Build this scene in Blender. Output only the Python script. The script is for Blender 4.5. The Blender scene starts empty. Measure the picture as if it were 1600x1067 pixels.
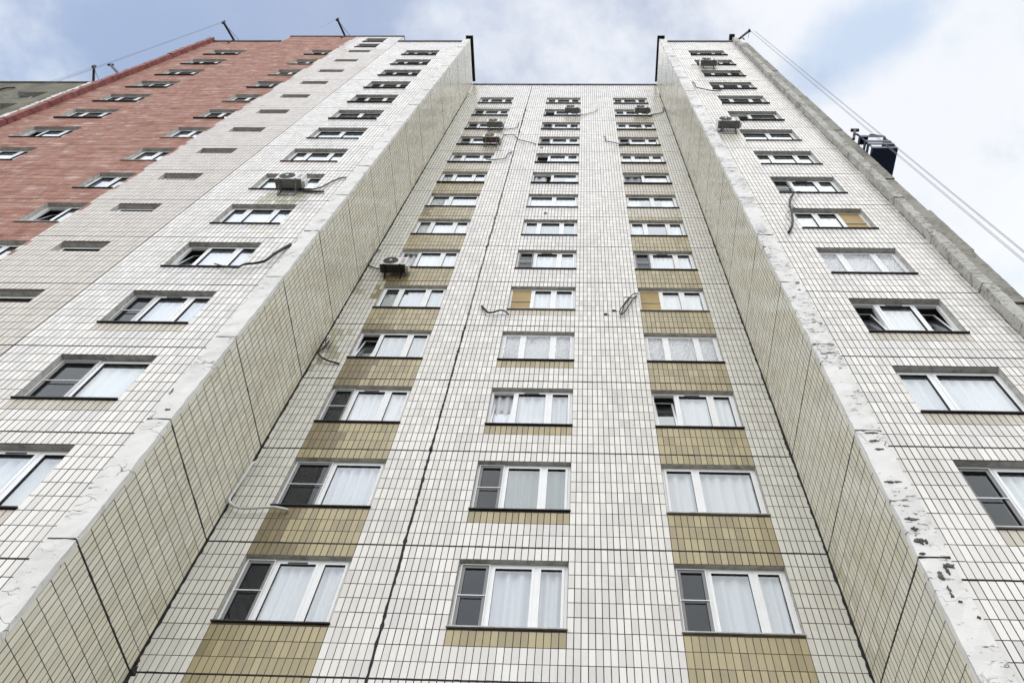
import bpy, math, random
import numpy as np
from mathutils import Matrix, Vector

random.seed(7)
rng = np.random.default_rng(11)
S = bpy.context.scene
COL = S.collection
ZB = 9.381            # height above the ground of the lowest storey joint in view
H = 2.8               # storey height
ROW = H / 9           # tile row

# ------------------------------------------------------------------ camera
CAM_LOC = np.array([0.6866, -10.2766, 1.65])
CAM_M = np.array([[0.99938627, -0.03255387, -0.01293528],
                  [0.00492875, 0.49627076, -0.86815381],
                  [0.03468117, 0.86755725, 0.49612663]])      # columns: right, forward, up
F_PX, PPX, PPY = 1232.2, 866.22, 537.45                        # in a 1600 x 1067 frame
cam_data = bpy.data.cameras.new('camera')
cam = bpy.data.objects.new('camera', cam_data)
COL.objects.link(cam)
R_, F_, U_ = CAM_M[:, 0], CAM_M[:, 1], CAM_M[:, 2]
cam.matrix_world = Matrix(((R_[0], U_[0], -F_[0], CAM_LOC[0]), (R_[1], U_[1], -F_[1], CAM_LOC[1]),
                           (R_[2], U_[2], -F_[2], CAM_LOC[2]), (0, 0, 0, 1)))
cam_data.sensor_width = 36
cam_data.lens = F_PX / 1600 * 36
cam_data.shift_x = (800 - PPX) / 1600
cam_data.shift_y = (PPY - 533.5) / 1600
cam_data.clip_end = 3000
S.camera = cam

# ------------------------------------------------------------------ world: hazy blue sky with broken cloud
SUN_EL, SUN_AZ = math.radians(54), math.radians(194)           # azimuth clockwise from +y: behind the camera, to the left
world = bpy.data.worlds.new('World')
S.world = world
world.use_nodes = True
wt = world.node_tree
for n in list(wt.nodes):
    wt.nodes.remove(n)


def wn(t, **k):
    n = wt.nodes.new(t)
    for a, v in k.items():
        setattr(n, a, v)
    return n


def wmath(op, a, b=None, c=None, clamp=False):
    n = wn('ShaderNodeMath', operation=op, use_clamp=clamp)
    for i, v in enumerate((a, b, c)):
        if v is None:
            continue
        if isinstance(v, (int, float)):
            n.inputs[i].default_value = v
        else:
            wt.links.new(v, n.inputs[i])
    return n.outputs[0]


def wsmooth(v, lo, hi, a=0.0, b=1.0):
    n = wn('ShaderNodeMapRange', interpolation_type='SMOOTHSTEP')
    wt.links.new(v, n.inputs[0])
    for i, x in enumerate((lo, hi, a, b)):
        n.inputs[i + 1].default_value = x
    return n.outputs[0]


w_out = wn('ShaderNodeOutputWorld')
w_bg = wn('ShaderNodeBackground')
w_bg.inputs['Strength'].default_value = 0.15
wt.links.new(w_bg.outputs[0], w_out.inputs[0])
sky = wn('ShaderNodeTexSky', sky_type='NISHITA', sun_disc=False)
sky.sun_elevation = SUN_EL
sky.sun_rotation = SUN_AZ
sky.air_density = 1.0
sky.dust_density = 0.7
sky.ozone_density = 1.2
tc = wn('ShaderNodeTexCoord')
sep = wn('ShaderNodeSeparateXYZ')
wt.links.new(tc.outputs['Generated'], sep.inputs[0])
zc = wmath('MAXIMUM', sep.outputs[2], 0.12)
px_ = wmath('DIVIDE', sep.outputs[0], zc)
py_ = wmath('DIVIDE', sep.outputs[1], zc)
comb = wn('ShaderNodeCombineXYZ')
wt.links.new(px_, comb.inputs[0])
wt.links.new(py_, comb.inputs[1])
comb.inputs[2].default_value = 3.7


def wnoise(scale, detail, rough, off):
    mp = wn('ShaderNodeMapping')
    mp.inputs['Location'].default_value = off
    wt.links.new(comb.outputs[0], mp.inputs[0])
    n = wn('ShaderNodeTexNoise')
    n.inputs['Scale'].default_value = scale
    n.inputs['Detail'].default_value = detail
    n.inputs['Roughness'].default_value = rough
    wt.links.new(mp.outputs[0], n.inputs['Vector'])
    return n.outputs[0]


n_big = wnoise(1.5, 7, 0.55, (0.35, 0.1, 0))
n_fine = wnoise(4.0, 8, 0.6, (3.1, 1.7, 0))
n_dark = wnoise(2.2, 5, 0.5, (1.35, 4.2, 0))
cov = wmath('ADD', n_big, wmath('MULTIPLY', wmath('SUBTRACT', n_fine, 0.5), 0.6))
cov = wmath('ADD', cov, wmath('MULTIPLY', wsmooth(px_, -0.45, 0.5, -0.32, 1.0), 0.24))        # the cloud bank lies to the right
cov = wmath('ADD', cov, wmath('MULTIPLY', wsmooth(sep.outputs[2], 0.9, 0.45), 0.25))  # and closes towards the horizon
mask = wsmooth(cov, 0.44, 0.68)
mask = wmath('ADD', wmath('MULTIPLY', mask, 0.67), 0.31, clamp=True)                 # thin veil everywhere
# a thicker, bluer bank of cloud over the right hand end of the block
bx = wmath('SUBTRACT', px_, 0.335)
by = wmath('SUBTRACT', py_, 0.150)
ba = wmath('SUBTRACT', wmath('MULTIPLY', bx, 0.86), wmath('MULTIPLY', by, 0.51))
bb = wmath('ADD', wmath('MULTIPLY', bx, 0.51), wmath('MULTIPLY', by, 0.86))
bd = wmath('SQRT', wmath('ADD', wmath('MULTIPLY', ba, ba), wmath('MULTIPLY', wmath('MULTIPLY', bb, bb), 5.5)))
bd = wmath('ADD', bd, wmath('MULTIPLY', wmath('SUBTRACT', wnoise(11.0, 6, 0.6, (5.0, 2.0, 0)), 0.5), 0.16))
bank = wsmooth(bd, 0.15, 0.03)
shade = wmath('MAXIMUM', wmath('MULTIPLY', wsmooth(wmath('ADD', n_dark, wmath('MULTIPLY', wmath('SUBTRACT', wnoise(7.0, 7, 0.62, (8.0, 0.5, 0)), 0.5), 0.55)), 0.42, 0.66), 0.55), bank)
cl = wn('ShaderNodeMix', data_type='RGBA')
wt.links.new(shade, cl.inputs[0])
cl.inputs[6].default_value = (4.85, 5.0, 5.25, 1)
cl.inputs[7].default_value = (3.25, 3.85, 4.75, 1)
hor = wsmooth(sep.outputs[2], 0.9, 0.3, 1.0, 1.9)
clh = wn('ShaderNodeVectorMath', operation='SCALE')
wt.links.new(cl.outputs[2], clh.inputs[0])
wt.links.new(hor, clh.inputs['Scale'])
skb = wn('ShaderNodeVectorMath', operation='SCALE')
wt.links.new(sky.outputs[0], skb.inputs[0])
skb.inputs['Scale'].default_value = 1.0
mx = wn('ShaderNodeMix', data_type='RGBA')
wt.links.new(mask, mx.inputs[0])
wt.links.new(skb.outputs[0], mx.inputs[6])
wt.links.new(clh.outputs[0], mx.inputs[7])
wt.links.new(mx.outputs[2], w_bg.inputs['Color'])

# ------------------------------------------------------------------ sun behind thin cloud
sun_d = bpy.data.lights.new('sun', 'SUN')
sun_d.energy = 1.2
sun_d.angle = math.radians(90)
sun_d.color = (1.0, 0.95, 0.87)
sun = bpy.data.objects.new('sun', sun_d)
COL.objects.link(sun)
sdir = Vector((math.sin(SUN_AZ) * math.cos(SUN_EL), math.cos(SUN_AZ) * math.cos(SUN_EL), math.sin(SUN_EL)))
sun.rotation_euler = sdir.to_track_quat('Z', 'Y').to_euler()
sun.location = (-20, -40, 60)

S.view_settings.view_transform = 'Standard'
S.view_settings.look = 'None'
S.view_settings.exposure = 0.36
S.view_settings.gamma = 1
S.view_settings.use_curve_mapping = False
S.cycles.max_bounces = 6
S.cycles.transparent_max_bounces = 12
S.cycles.use_denoising = True


# ------------------------------------------------------------------ materials
class Mat:
    """small node-building helper round one Principled material"""

    def __init__(self, name, rough=0.6, spec=0.5, metal=0.0):
        self.m = bpy.data.materials.new(name)
        self.m.use_nodes = True
        self.t = self.m.node_tree
        self.b = self.t.nodes['Principled BSDF']
        self.b.inputs['Roughness'].default_value = rough
        self.b.inputs['Specular IOR Level'].default_value = spec
        self.b.inputs['Metallic'].default_value = metal
        self.pos = None

    def n(self, t, **k):
        x = self.t.nodes.new(t)
        for a, v in k.items():
            setattr(x, a, v)
        return x

    def l(self, a, b):
        self.t.links.new(a, b)

    def position(self):
        if self.pos is None:
            self.pos = self.n('ShaderNodeNewGeometry')
        return self.pos.outputs['Position']

    def noise(self, scale=(1, 1, 1), s=1.0, detail=4, rough=0.55, off=(0, 0, 0)):
        mp = self.n('ShaderNodeMapping')
        mp.inputs['Scale'].default_value = scale
        mp.inputs['Location'].default_value = off
        self.l(self.position(), mp.inputs[0])
        x = self.n('ShaderNodeTexNoise')
        x.inputs['Scale'].default_value = s
        x.inputs['Detail'].default_value = detail
        x.inputs['Roughness'].default_value = rough
        self.l(mp.outputs[0], x.inputs['Vector'])
        return x.outputs[0]

    def ramp(self, v, lo, hi, a=0.0, b=1.0):
        x = self.n('ShaderNodeMapRange', interpolation_type='SMOOTHSTEP')
        self.l(v, x.inputs[0])
        for i, y in enumerate((lo, hi, a, b)):
            x.inputs[i + 1].default_value = y
        return x.outputs[0]

    def math(self, op, a, b):
        x = self.n('ShaderNodeMath', operation=op)
        for i, v in enumerate((a, b)):
            if isinstance(v, (int, float)):
                x.inputs[i].default_value = v
            else:
                self.l(v, x.inputs[i])
        return x.outputs[0]

    def mix(self, f, a, b):
        x = self.n('ShaderNodeMix', data_type='RGBA')
        if isinstance(f, (int, float)):
            x.inputs[0].default_value = f
        else:
            self.l(f, x.inputs[0])
        for i, v in ((6, a), (7, b)):
            if isinstance(v, tuple):
                x.inputs[i].default_value = (*v, 1)
            else:
                self.l(v, x.inputs[i])
        return x.outputs[2]

    def scale(self, c, v):
        x = self.n('ShaderNodeVectorMath', operation='SCALE')
        if isinstance(c, tuple):
            x.inputs[0].default_value = c
        else:
            self.l(c, x.inputs[0])
        self.l(v, x.inputs['Scale'])
        return x.outputs[0]

    def color(self, c):
        i = self.b.inputs['Base Color']
        if isinstance(c, tuple):
            i.default_value = (*c, 1)
        else:
            self.l(c, i)

    def bump(self, v, strength=0.3, dist=0.02):
        x = self.n('ShaderNodeBump')
        x.inputs['Strength'].default_value = strength
        x.inputs['Distance'].default_value = dist
        self.l(v, x.inputs['Height'])
        self.l(x.outputs[0], self.b.inputs['Normal'])

    def tile_random(self):
        g = self.n('ShaderNodeNewGeometry')
        o = self.n('ShaderNodeObjectInfo')
        s = self.math('ADD', g.outputs['Random Per Island'], o.outputs['Random'])
        return self.math('FRACT', s, 0)


def tile_mat(name, col, dirt, var=0.10, rough=0.3, dlo=0.5, dhi=0.78, damt=0.5, streak=0.35, off=0.0):
    m = Mat(name, rough=rough, spec=0.5)
    r = m.tile_random()
    c = m.scale(col, m.ramp(r, 0, 1, 1 - var, 1 + var * 0.35))
    big = m.noise((1, 1, 0.6), 0.55, 5, 0.6, (off, 0, 0))
    c = m.mix(m.ramp(big, dlo, dhi, 0, damt), c, dirt)
    st = m.noise((5, 5, 0.35), 1.0, 4, 0.6, (off, 3, 0))
    c = m.mix(m.ramp(st, 0.56, 0.82, 0, streak), c, dirt)
    m.color(c)
    rr = m.ramp(m.noise((1, 1, 1), 1.2, 3), 0.3, 0.7, rough * 0.75, rough * 1.3)
    m.l(rr, m.b.inputs['Roughness'])
    return m.m


def plain(name, col, rough=0.6, spec=0.5, metal=0.0, nvar=0.12, ns=3.0, bump=0.0):
    m = Mat(name, rough, spec, metal)
    n = m.noise((1, 1, 1), ns, 5, 0.6)
    m.color(m.scale(col, m.ramp(n, 0.25, 0.75, 1 - nvar, 1 + nvar)))
    if bump:
        m.bump(m.noise((1, 1, 1), ns * 12, 4, 0.6), bump, 0.01)
    return m.m


M = {}
M['white'] = tile_mat('white_tile', (0.765, 0.735, 0.68), (0.44, 0.40, 0.32), var=0.13, damt=0.34, streak=0.34)
M['white_b'] = tile_mat('greyed_white_tile', (0.69, 0.66, 0.625), (0.44, 0.40, 0.35), var=0.10, damt=0.4, streak=0.4, off=6)
M['beige_dark'] = tile_mat('olive_beige_tile', (0.235, 0.19, 0.10), (0.20, 0.155, 0.075), var=0.16, damt=0.6, streak=0.5, off=3)
M['beige'] = tile_mat('beige_tile', (0.40, 0.335, 0.185), (0.24, 0.185, 0.085), var=0.22, damt=0.6, streak=0.5, off=3)
M['pale_beige'] = tile_mat('pale_beige_tile', (0.52, 0.47, 0.38), (0.42, 0.36, 0.26), var=0.12, damt=0.4, off=5)
M['pink'] = tile_mat('pinkish_tile', (0.71, 0.68, 0.65), (0.50, 0.43, 0.37), var=0.13, damt=0.35, off=7)
M['cream'] = tile_mat('cream_tile', (0.575, 0.52, 0.45), (0.52, 0.45, 0.38), var=0.10, damt=0.4, off=9)
M['side'] = tile_mat('sage_grey_tile', (0.81, 0.77, 0.63), (0.57, 0.49, 0.30), var=0.10, rough=0.22, damt=0.55, streak=0.5, off=2)
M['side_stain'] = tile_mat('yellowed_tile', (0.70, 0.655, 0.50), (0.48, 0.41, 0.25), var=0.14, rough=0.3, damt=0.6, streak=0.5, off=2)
M['algae'] = tile_mat('algae_stained_tile', (0.50, 0.475, 0.34), (0.33, 0.31, 0.19), var=0.2, rough=0.4, damt=0.6, streak=0.6, off=5)
M['corner'] = tile_mat('corner_shade_grime_tile', (0.70, 0.68, 0.61), (0.42, 0.38, 0.28), var=0.09, damt=0.5, streak=0.5, off=4)  # dirt plus the inner corner's shade, both painted into the tile colour
M['ochre'] = plain('ochre_render', (0.20, 0.19, 0.15), 0.95, 0.05, nvar=0.3, ns=0.8)


def red_mat():
    m = Mat('red_paint', 0.8, 0.2)
    n1 = m.noise((0.7, 0.7, 2.6), 1.1, 7, 0.68)
    n2 = m.noise((0.9, 0.9, 2.4), 1.3, 7, 0.68, (4, 0, 2))
    c = m.mix(m.ramp(n1, 0.36, 0.66), (0.345, 0.16, 0.115), (0.46, 0.27, 0.21))
    c = m.mix(m.ramp(n2, 0.52, 0.66, 0, 0.85), c, (0.60, 0.47, 0.42))
    c = m.mix(m.ramp(n2, 0.46, 0.32, 0, 0.8), c, (0.25, 0.085, 0.07))
    c = m.scale(c, m.ramp(m.tile_random(), 0, 1, 0.88, 1.08))
    m.color(c)
    return m.m


M['red'] = red_mat()
M['red_dark'] = plain('red_brown_paint', (0.24, 0.075, 0.065), 0.7, nvar=0.35, ns=2.5, bump=0.3)
M['grout'] = plain('grout', (0.052, 0.044, 0.037), 0.9, 0.2, nvar=0.3)
M['grout_red'] = plain('painted_grout', (0.16, 0.075, 0.062), 0.9, 0.2, nvar=0.3)
M['grout_beige'] = plain('brown_grout', (0.11, 0.085, 0.055), 0.9, 0.2, nvar=0.3)
M['sealant'] = plain('bitumen_sealant', (0.022, 0.021, 0.02), 0.75, 0.3, nvar=0.5, ns=8, bump=0.5)
M['sealant_grey'] = plain('grey_sealant', (0.15, 0.14, 0.12), 0.85, 0.2, nvar=0.5, ns=9, bump=0.5)


def reveal_mat():
    m = Mat('reveal_plaster', 0.85, 0.2)
    n = m.noise((1, 1, 1), 7, 6, 0.65)
    c = m.mix(m.ramp(n, 0.4, 0.7), (0.55, 0.53, 0.49), (0.33, 0.31, 0.27))
    m.color(c)
    m.bump(n, 0.4, 0.01)
    return m.m


def concrete_mat(name, paint, bare, lo, hi, dark, crack=0.5):
    m = Mat(name, 0.8, 0.25)
    big = m.noise((1, 1, 1), 1.3, 6, 0.6)
    fine = m.noise((4, 4, 13), 1.7, 8, 0.72)
    c = m.mix(m.ramp(big, 0.35, 0.7), paint, tuple(x * 0.86 for x in paint))
    chip = m.math('ADD', m.math('MULTIPLY', fine, 0.72), m.math('MULTIPLY', big, 0.28))
    cm = m.ramp(chip, lo, hi)
    c = m.mix(cm, c, bare)
    # hairline cracks along the edges of warped cells
    vo = m.n('ShaderNodeTexVoronoi', feature='DISTANCE_TO_EDGE')
    mp = m.n('ShaderNodeMapping')
    mp.inputs['Scale'].default_value = (2.2, 2.2, 5.5)
    va = m.n('ShaderNodeVectorMath', operation='ADD')
    nz = m.n('ShaderNodeTexNoise')
    nz.inputs['Scale'].default_value = 3.0
    m.l(m.position(), nz.inputs['Vector'])
    ns = m.n('ShaderNodeVectorMath', operation='SCALE')
    ns.inputs['Scale'].default_value = 0.5
    m.l(nz.outputs['Color'], ns.inputs[0])
    m.l(m.position(), va.inputs[0])
    m.l(ns.outputs[0], va.inputs[1])
    m.l(va.outputs[0], mp.inputs[0])
    m.l(mp.outputs[0], vo.inputs['Vector'])
    vo.inputs['Scale'].default_value = 1.0
    ck = m.math('MULTIPLY', m.ramp(vo.outputs['Distance'], 0.0, 0.035, 1, 0), m.ramp(m.noise((1, 1, 1.4), 1.1, 3, 0.5, (9, 0, 0)), 0.5, 0.62, 0, crack))
    c = m.mix(ck, c, dark)
    m.color(c)
    m.bump(m.math('SUBTRACT', m.math('MULTIPLY', fine, 0.4), m.math('ADD', cm, ck)), 0.6, 0.02)
    return m.m


M['reveal'] = reveal_mat()
M['column'] = concrete_mat('peeling_white_concrete', (0.78, 0.765, 0.725), (0.20, 0.185, 0.16), 0.61, 0.625, (0.05, 0.045, 0.04), 0.9)
M['column_worn'] = concrete_mat('cracked_white_concrete', (0.79, 0.775, 0.735), (0.12, 0.11, 0.10), 0.578, 0.59, (0.035, 0.032, 0.03), 1.0)
M['fin'] = concrete_mat('bare_grey_concrete', (0.50, 0.485, 0.44), (0.20, 0.185, 0.16), 0.52, 0.56, (0.05, 0.045, 0.04), 0.5)
M['gable'] = concrete_mat('weathered_concrete', (0.32, 0.31, 0.265), (0.17, 0.155, 0.125), 0.52, 0.60, (0.05, 0.045, 0.04), 0.3)
M['pvc'] = plain('white_pvc', (0.82, 0.82, 0.81), 0.35, 0.5, nvar=0.03)
M['gasket_shade'] = plain('black_gasket_shade', (0.02, 0.02, 0.022), 0.7, nvar=0.1)  # rubber seal and the shadow line beside the glass, both painted black
M['sill_dark'] = plain('dark_sill_metal', (0.028, 0.026, 0.028), 0.55, 0.4, nvar=0.3)
M['sill_light'] = plain('grey_sill_metal', (0.48, 0.475, 0.46), 0.5, 0.4, nvar=0.25)
M['sill_rust'] = plain('rusty_sill_metal', (0.20, 0.085, 0.045), 0.85, 0.2, nvar=0.6, ns=5)
M['trim'] = plain('black_roof_trim', (0.016, 0.016, 0.019), 0.5, 0.4, nvar=0.3)
M['room'] = plain('room_wall', (0.20, 0.19, 0.18), 0.9, 0.1, nvar=0.1)
M['steel'] = plain('dark_steel', (0.018, 0.018, 0.022), 0.55, 0.4, nvar=0.3)
M['rope'] = plain('steel_rope', (0.20, 0.20, 0.22), 0.6, 0.4, nvar=0.1)
M['cable'] = plain('black_cable', (0.014, 0.014, 0.016), 0.55, 0.4, nvar=0.2)
M['hose'] = plain('white_hose', (0.66, 0.66, 0.64), 0.5, 0.4, nvar=0.08)
M['insul'] = plain('grey_pipe_wrap', (0.10, 0.095, 0.09), 0.8, 0.2, nvar=0.3)
M['insul_light'] = plain('pale_pipe_wrap', (0.45, 0.44, 0.42), 0.8, 0.2, nvar=0.2)
M['ac'] = plain('cream_casing', (0.70, 0.69, 0.66), 0.45, 0.5, nvar=0.06)
M['ac_under'] = plain('shade_grey_base_pan', (0.22, 0.215, 0.205), 0.6, 0.4, nvar=0.25, ns=6)  # grey paints in the shade under the pale casing
M['ac_brown'] = plain('brown_base_pan', (0.15, 0.105, 0.08), 0.7, 0.3, nvar=0.3, ns=6)
M['ac_black'] = plain('dark_base_pan', (0.035, 0.033, 0.033), 0.6, 0.4, nvar=0.25, ns=6)
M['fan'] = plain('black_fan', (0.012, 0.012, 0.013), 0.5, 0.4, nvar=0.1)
M['bracket'] = plain('grey_bracket', (0.20, 0.195, 0.185), 0.6, 0.4, nvar=0.25)
M['navy'] = plain('navy_paint', (0.014, 0.026, 0.070), 0.45, 0.4, nvar=0.2)
M['board'] = plain('tan_board', (0.40, 0.29, 0.13), 0.7, 0.3, nvar=0.12, ns=2)
M['roof'] = plain('roof_bitumen', (0.05, 0.05, 0.05), 0.9, 0.2)
M['plinth'] = plain('plinth_render', (0.40, 0.39, 0.36), 0.9, 0.2, bump=0.3)
M['ground'] = plain('asphalt_yard', (0.11, 0.108, 0.10), 0.95, 0.2, nvar=0.25, ns=0.6)


def glass_mat():
    m = bpy.data.materials.new('window_glass')
    m.use_nodes = True
    t = m.node_tree
    t.nodes.remove(t.nodes['Principled BSDF'])
    out = t.nodes['Material Output']
    fr = t.nodes.new('ShaderNodeFresnel')
    # the same reflectance from either side of the thin pane
    gb = t.nodes.new('ShaderNodeNewGeometry')
    im = t.nodes.new('ShaderNodeMapRange')
    im.inputs[3].default_value = 1.52
    im.inputs[4].default_value = 1 / 1.52
    t.links.new(gb.outputs['Backfacing'], im.inputs[0])
    t.links.new(im.outputs[0], fr.inputs['IOR'])
    # four surfaces of a double glazed unit: 4R / (1 + 3R)
    a = t.nodes.new('ShaderNodeMath'); a.operation = 'MULTIPLY'; a.inputs[1].default_value = 4
    b = t.nodes.new('ShaderNodeMath'); b.operation = 'MULTIPLY_ADD'; b.inputs[1].default_value = 3; b.inputs[2].default_value = 1
    d = t.nodes.new('ShaderNodeMath'); d.operation = 'DIVIDE'; d.use_clamp = True
    t.links.new(fr.outputs[0], a.inputs[0]); t.links.new(fr.outputs[0], b.inputs[0])
    t.links.new(a.outputs[0], d.inputs[0]); t.links.new(b.outputs[0], d.inputs[1])
    gl = t.nodes.new('ShaderNodeBsdfGlossy'); gl.inputs['Roughness'].default_value = 0.015
    gl.inputs['Color'].default_value = (0.90, 0.96, 1, 1)
    tr = t.nodes.new('ShaderNodeBsdfTransparent'); tr.inputs['Color'].default_value = (0.93, 0.95, 0.945, 1)
    mx = t.nodes.new('ShaderNodeMixShader')
    t.links.new(d.outputs[0], mx.inputs[0]); t.links.new(tr.outputs[0], mx.inputs[1]); t.links.new(gl.outputs[0], mx.inputs[2])
    nz = t.nodes.new('ShaderNodeTexNoise'); nz.inputs['Scale'].default_value = 1.3; nz.inputs['Detail'].default_value = 1
    ge = t.nodes.new('ShaderNodeNewGeometry')
    t.links.new(ge.outputs['Position'], nz.inputs['Vector'])
    bp = t.nodes.new('ShaderNodeBump'); bp.inputs['Strength'].default_value = 0.06; bp.inputs['Distance'].default_value = 0.05
    t.links.new(nz.outputs[0], bp.inputs['Height']); t.links.new(bp.outputs[0], gl.inputs['Normal'])
    t.links.new(mx.outputs[0], out.inputs[0])
    return m


def cloth_mat(name, col, see, pattern=False):
    m = bpy.data.materials.new(name)
    m.use_nodes = True
    t = m.node_tree
    t.nodes.remove(t.nodes['Principled BSDF'])
    out = t.nodes['Material Output']
    df = t.nodes.new('ShaderNodeBsdfDiffuse'); df.inputs['Color'].default_value = (*col, 1)
    tl = t.nodes.new('ShaderNodeBsdfTranslucent'); tl.inputs['Color'].default_value = (*col, 1)
    m1 = t.nodes.new('ShaderNodeMixShader'); m1.inputs[0].default_value = 0.25
    t.links.new(df.outputs[0], m1.inputs[1]); t.links.new(tl.outputs[0], m1.inputs[2])
    tr = t.nodes.new('ShaderNodeBsdfTransparent')
    m2 = t.nodes.new('ShaderNodeMixShader'); m2.inputs[0].default_value = see
    if pattern:
        ge = t.nodes.new('ShaderNodeNewGeometry')
        vo = t.nodes.new('ShaderNodeTexVoronoi'); vo.inputs['Scale'].default_value = 26
        t.links.new(ge.outputs['Position'], vo.inputs['Vector'])
        mr = t.nodes.new('ShaderNodeMapRange')
        for i, v in enumerate((0.2, 0.6, see * 0.6, see * 1.25)):
            mr.inputs[i + 1].default_value = v
        t.links.new(vo.outputs['Distance'], mr.inputs[0]); t.links.new(mr.outputs[0], m2.inputs[0])
    t.links.new(m1.outputs[0], m2.inputs[1]); t.links.new(tr.outputs[0], m2.inputs[2])
    t.links.new(m2.outputs[0], out.inputs[0])
    return m


M['glass'] = glass_mat()
M['net'] = cloth_mat('white_net_curtain', (0.85, 0.855, 0.88), 0.08)
M['lace'] = cloth_mat('white_lace_curtain', (0.85, 0.855, 0.88), 0.14)
M['blind'] = cloth_mat('white_blind', (0.84, 0.84, 0.85), 0.0)
M['teal'] = cloth_mat('grey_green_curtain', (0.20, 0.27, 0.25), 0.05)
M['grey_cloth'] = cloth_mat('grey_curtain', (0.55, 0.58, 0.60), 0.1)
M['mesh'] = cloth_mat('insect_mesh', (0.018, 0.018, 0.02), 0.55)


def film_mat():
    m = Mat('plastic_film', 0.18, 0.6)
    m.color((0.80, 0.81, 0.83))
    t = m.t
    tr = m.n('ShaderNodeBsdfTransparent')
    mx = m.n('ShaderNodeMixShader')
    mx.inputs[0].default_value = 0.5
    m.l(m.b.outputs[0], mx.inputs[1])
    m.l(tr.outputs[0], mx.inputs[2])
    m.l(mx.outputs[0], t.nodes['Material Output'].inputs[0])
    return m.m


M['film'] = film_mat()


# ------------------------------------------------------------------ mesh helpers
def mesh_np(name, V, Q, mats, mi=None, smooth=False):
    V = np.asarray(V, np.float32)
    Q = np.asarray(Q, np.int32)
    me = bpy.data.meshes.new(name)
    me.vertices.add(len(V))
    me.vertices.foreach_set('co', V.ravel())
    me.loops.add(Q.size)
    me.loops.foreach_set('vertex_index', Q.ravel())
    me.polygons.add(len(Q))
    me.polygons.foreach_set('loop_start', np.arange(0, Q.size, Q.shape[1], dtype=np.int32))
    for m in mats:
        me.materials.append(M[m])
    if mi is not None:
        me.polygons.foreach_set('material_index', np.asarray(mi, np.int32))
    me.polygons.foreach_set('use_smooth', np.full(len(Q), smooth, bool))
    me.update(calc_edges=True)
    me.validate()
    return me


def link(name, me, parent=None, loc=None):
    o = bpy.data.objects.new(name, me)
    COL.objects.link(o)
    if parent is not None:
        o.parent = parent
    if loc is not None:
        o.location = loc
    return o


def empty(name, loc=(0, 0, 0)):
    o = bpy.data.objects.new(name, None)
    o.empty_display_size = 0.3
    COL.objects.link(o)
    o.location = loc
    return o


def tag(o, label=None, cat=None, group=None, kind=None):
    if label: o['label'] = label
    if cat: o['category'] = cat
    if group: o['group'] = group
    if kind: o['kind'] = kind
    return o


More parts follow.
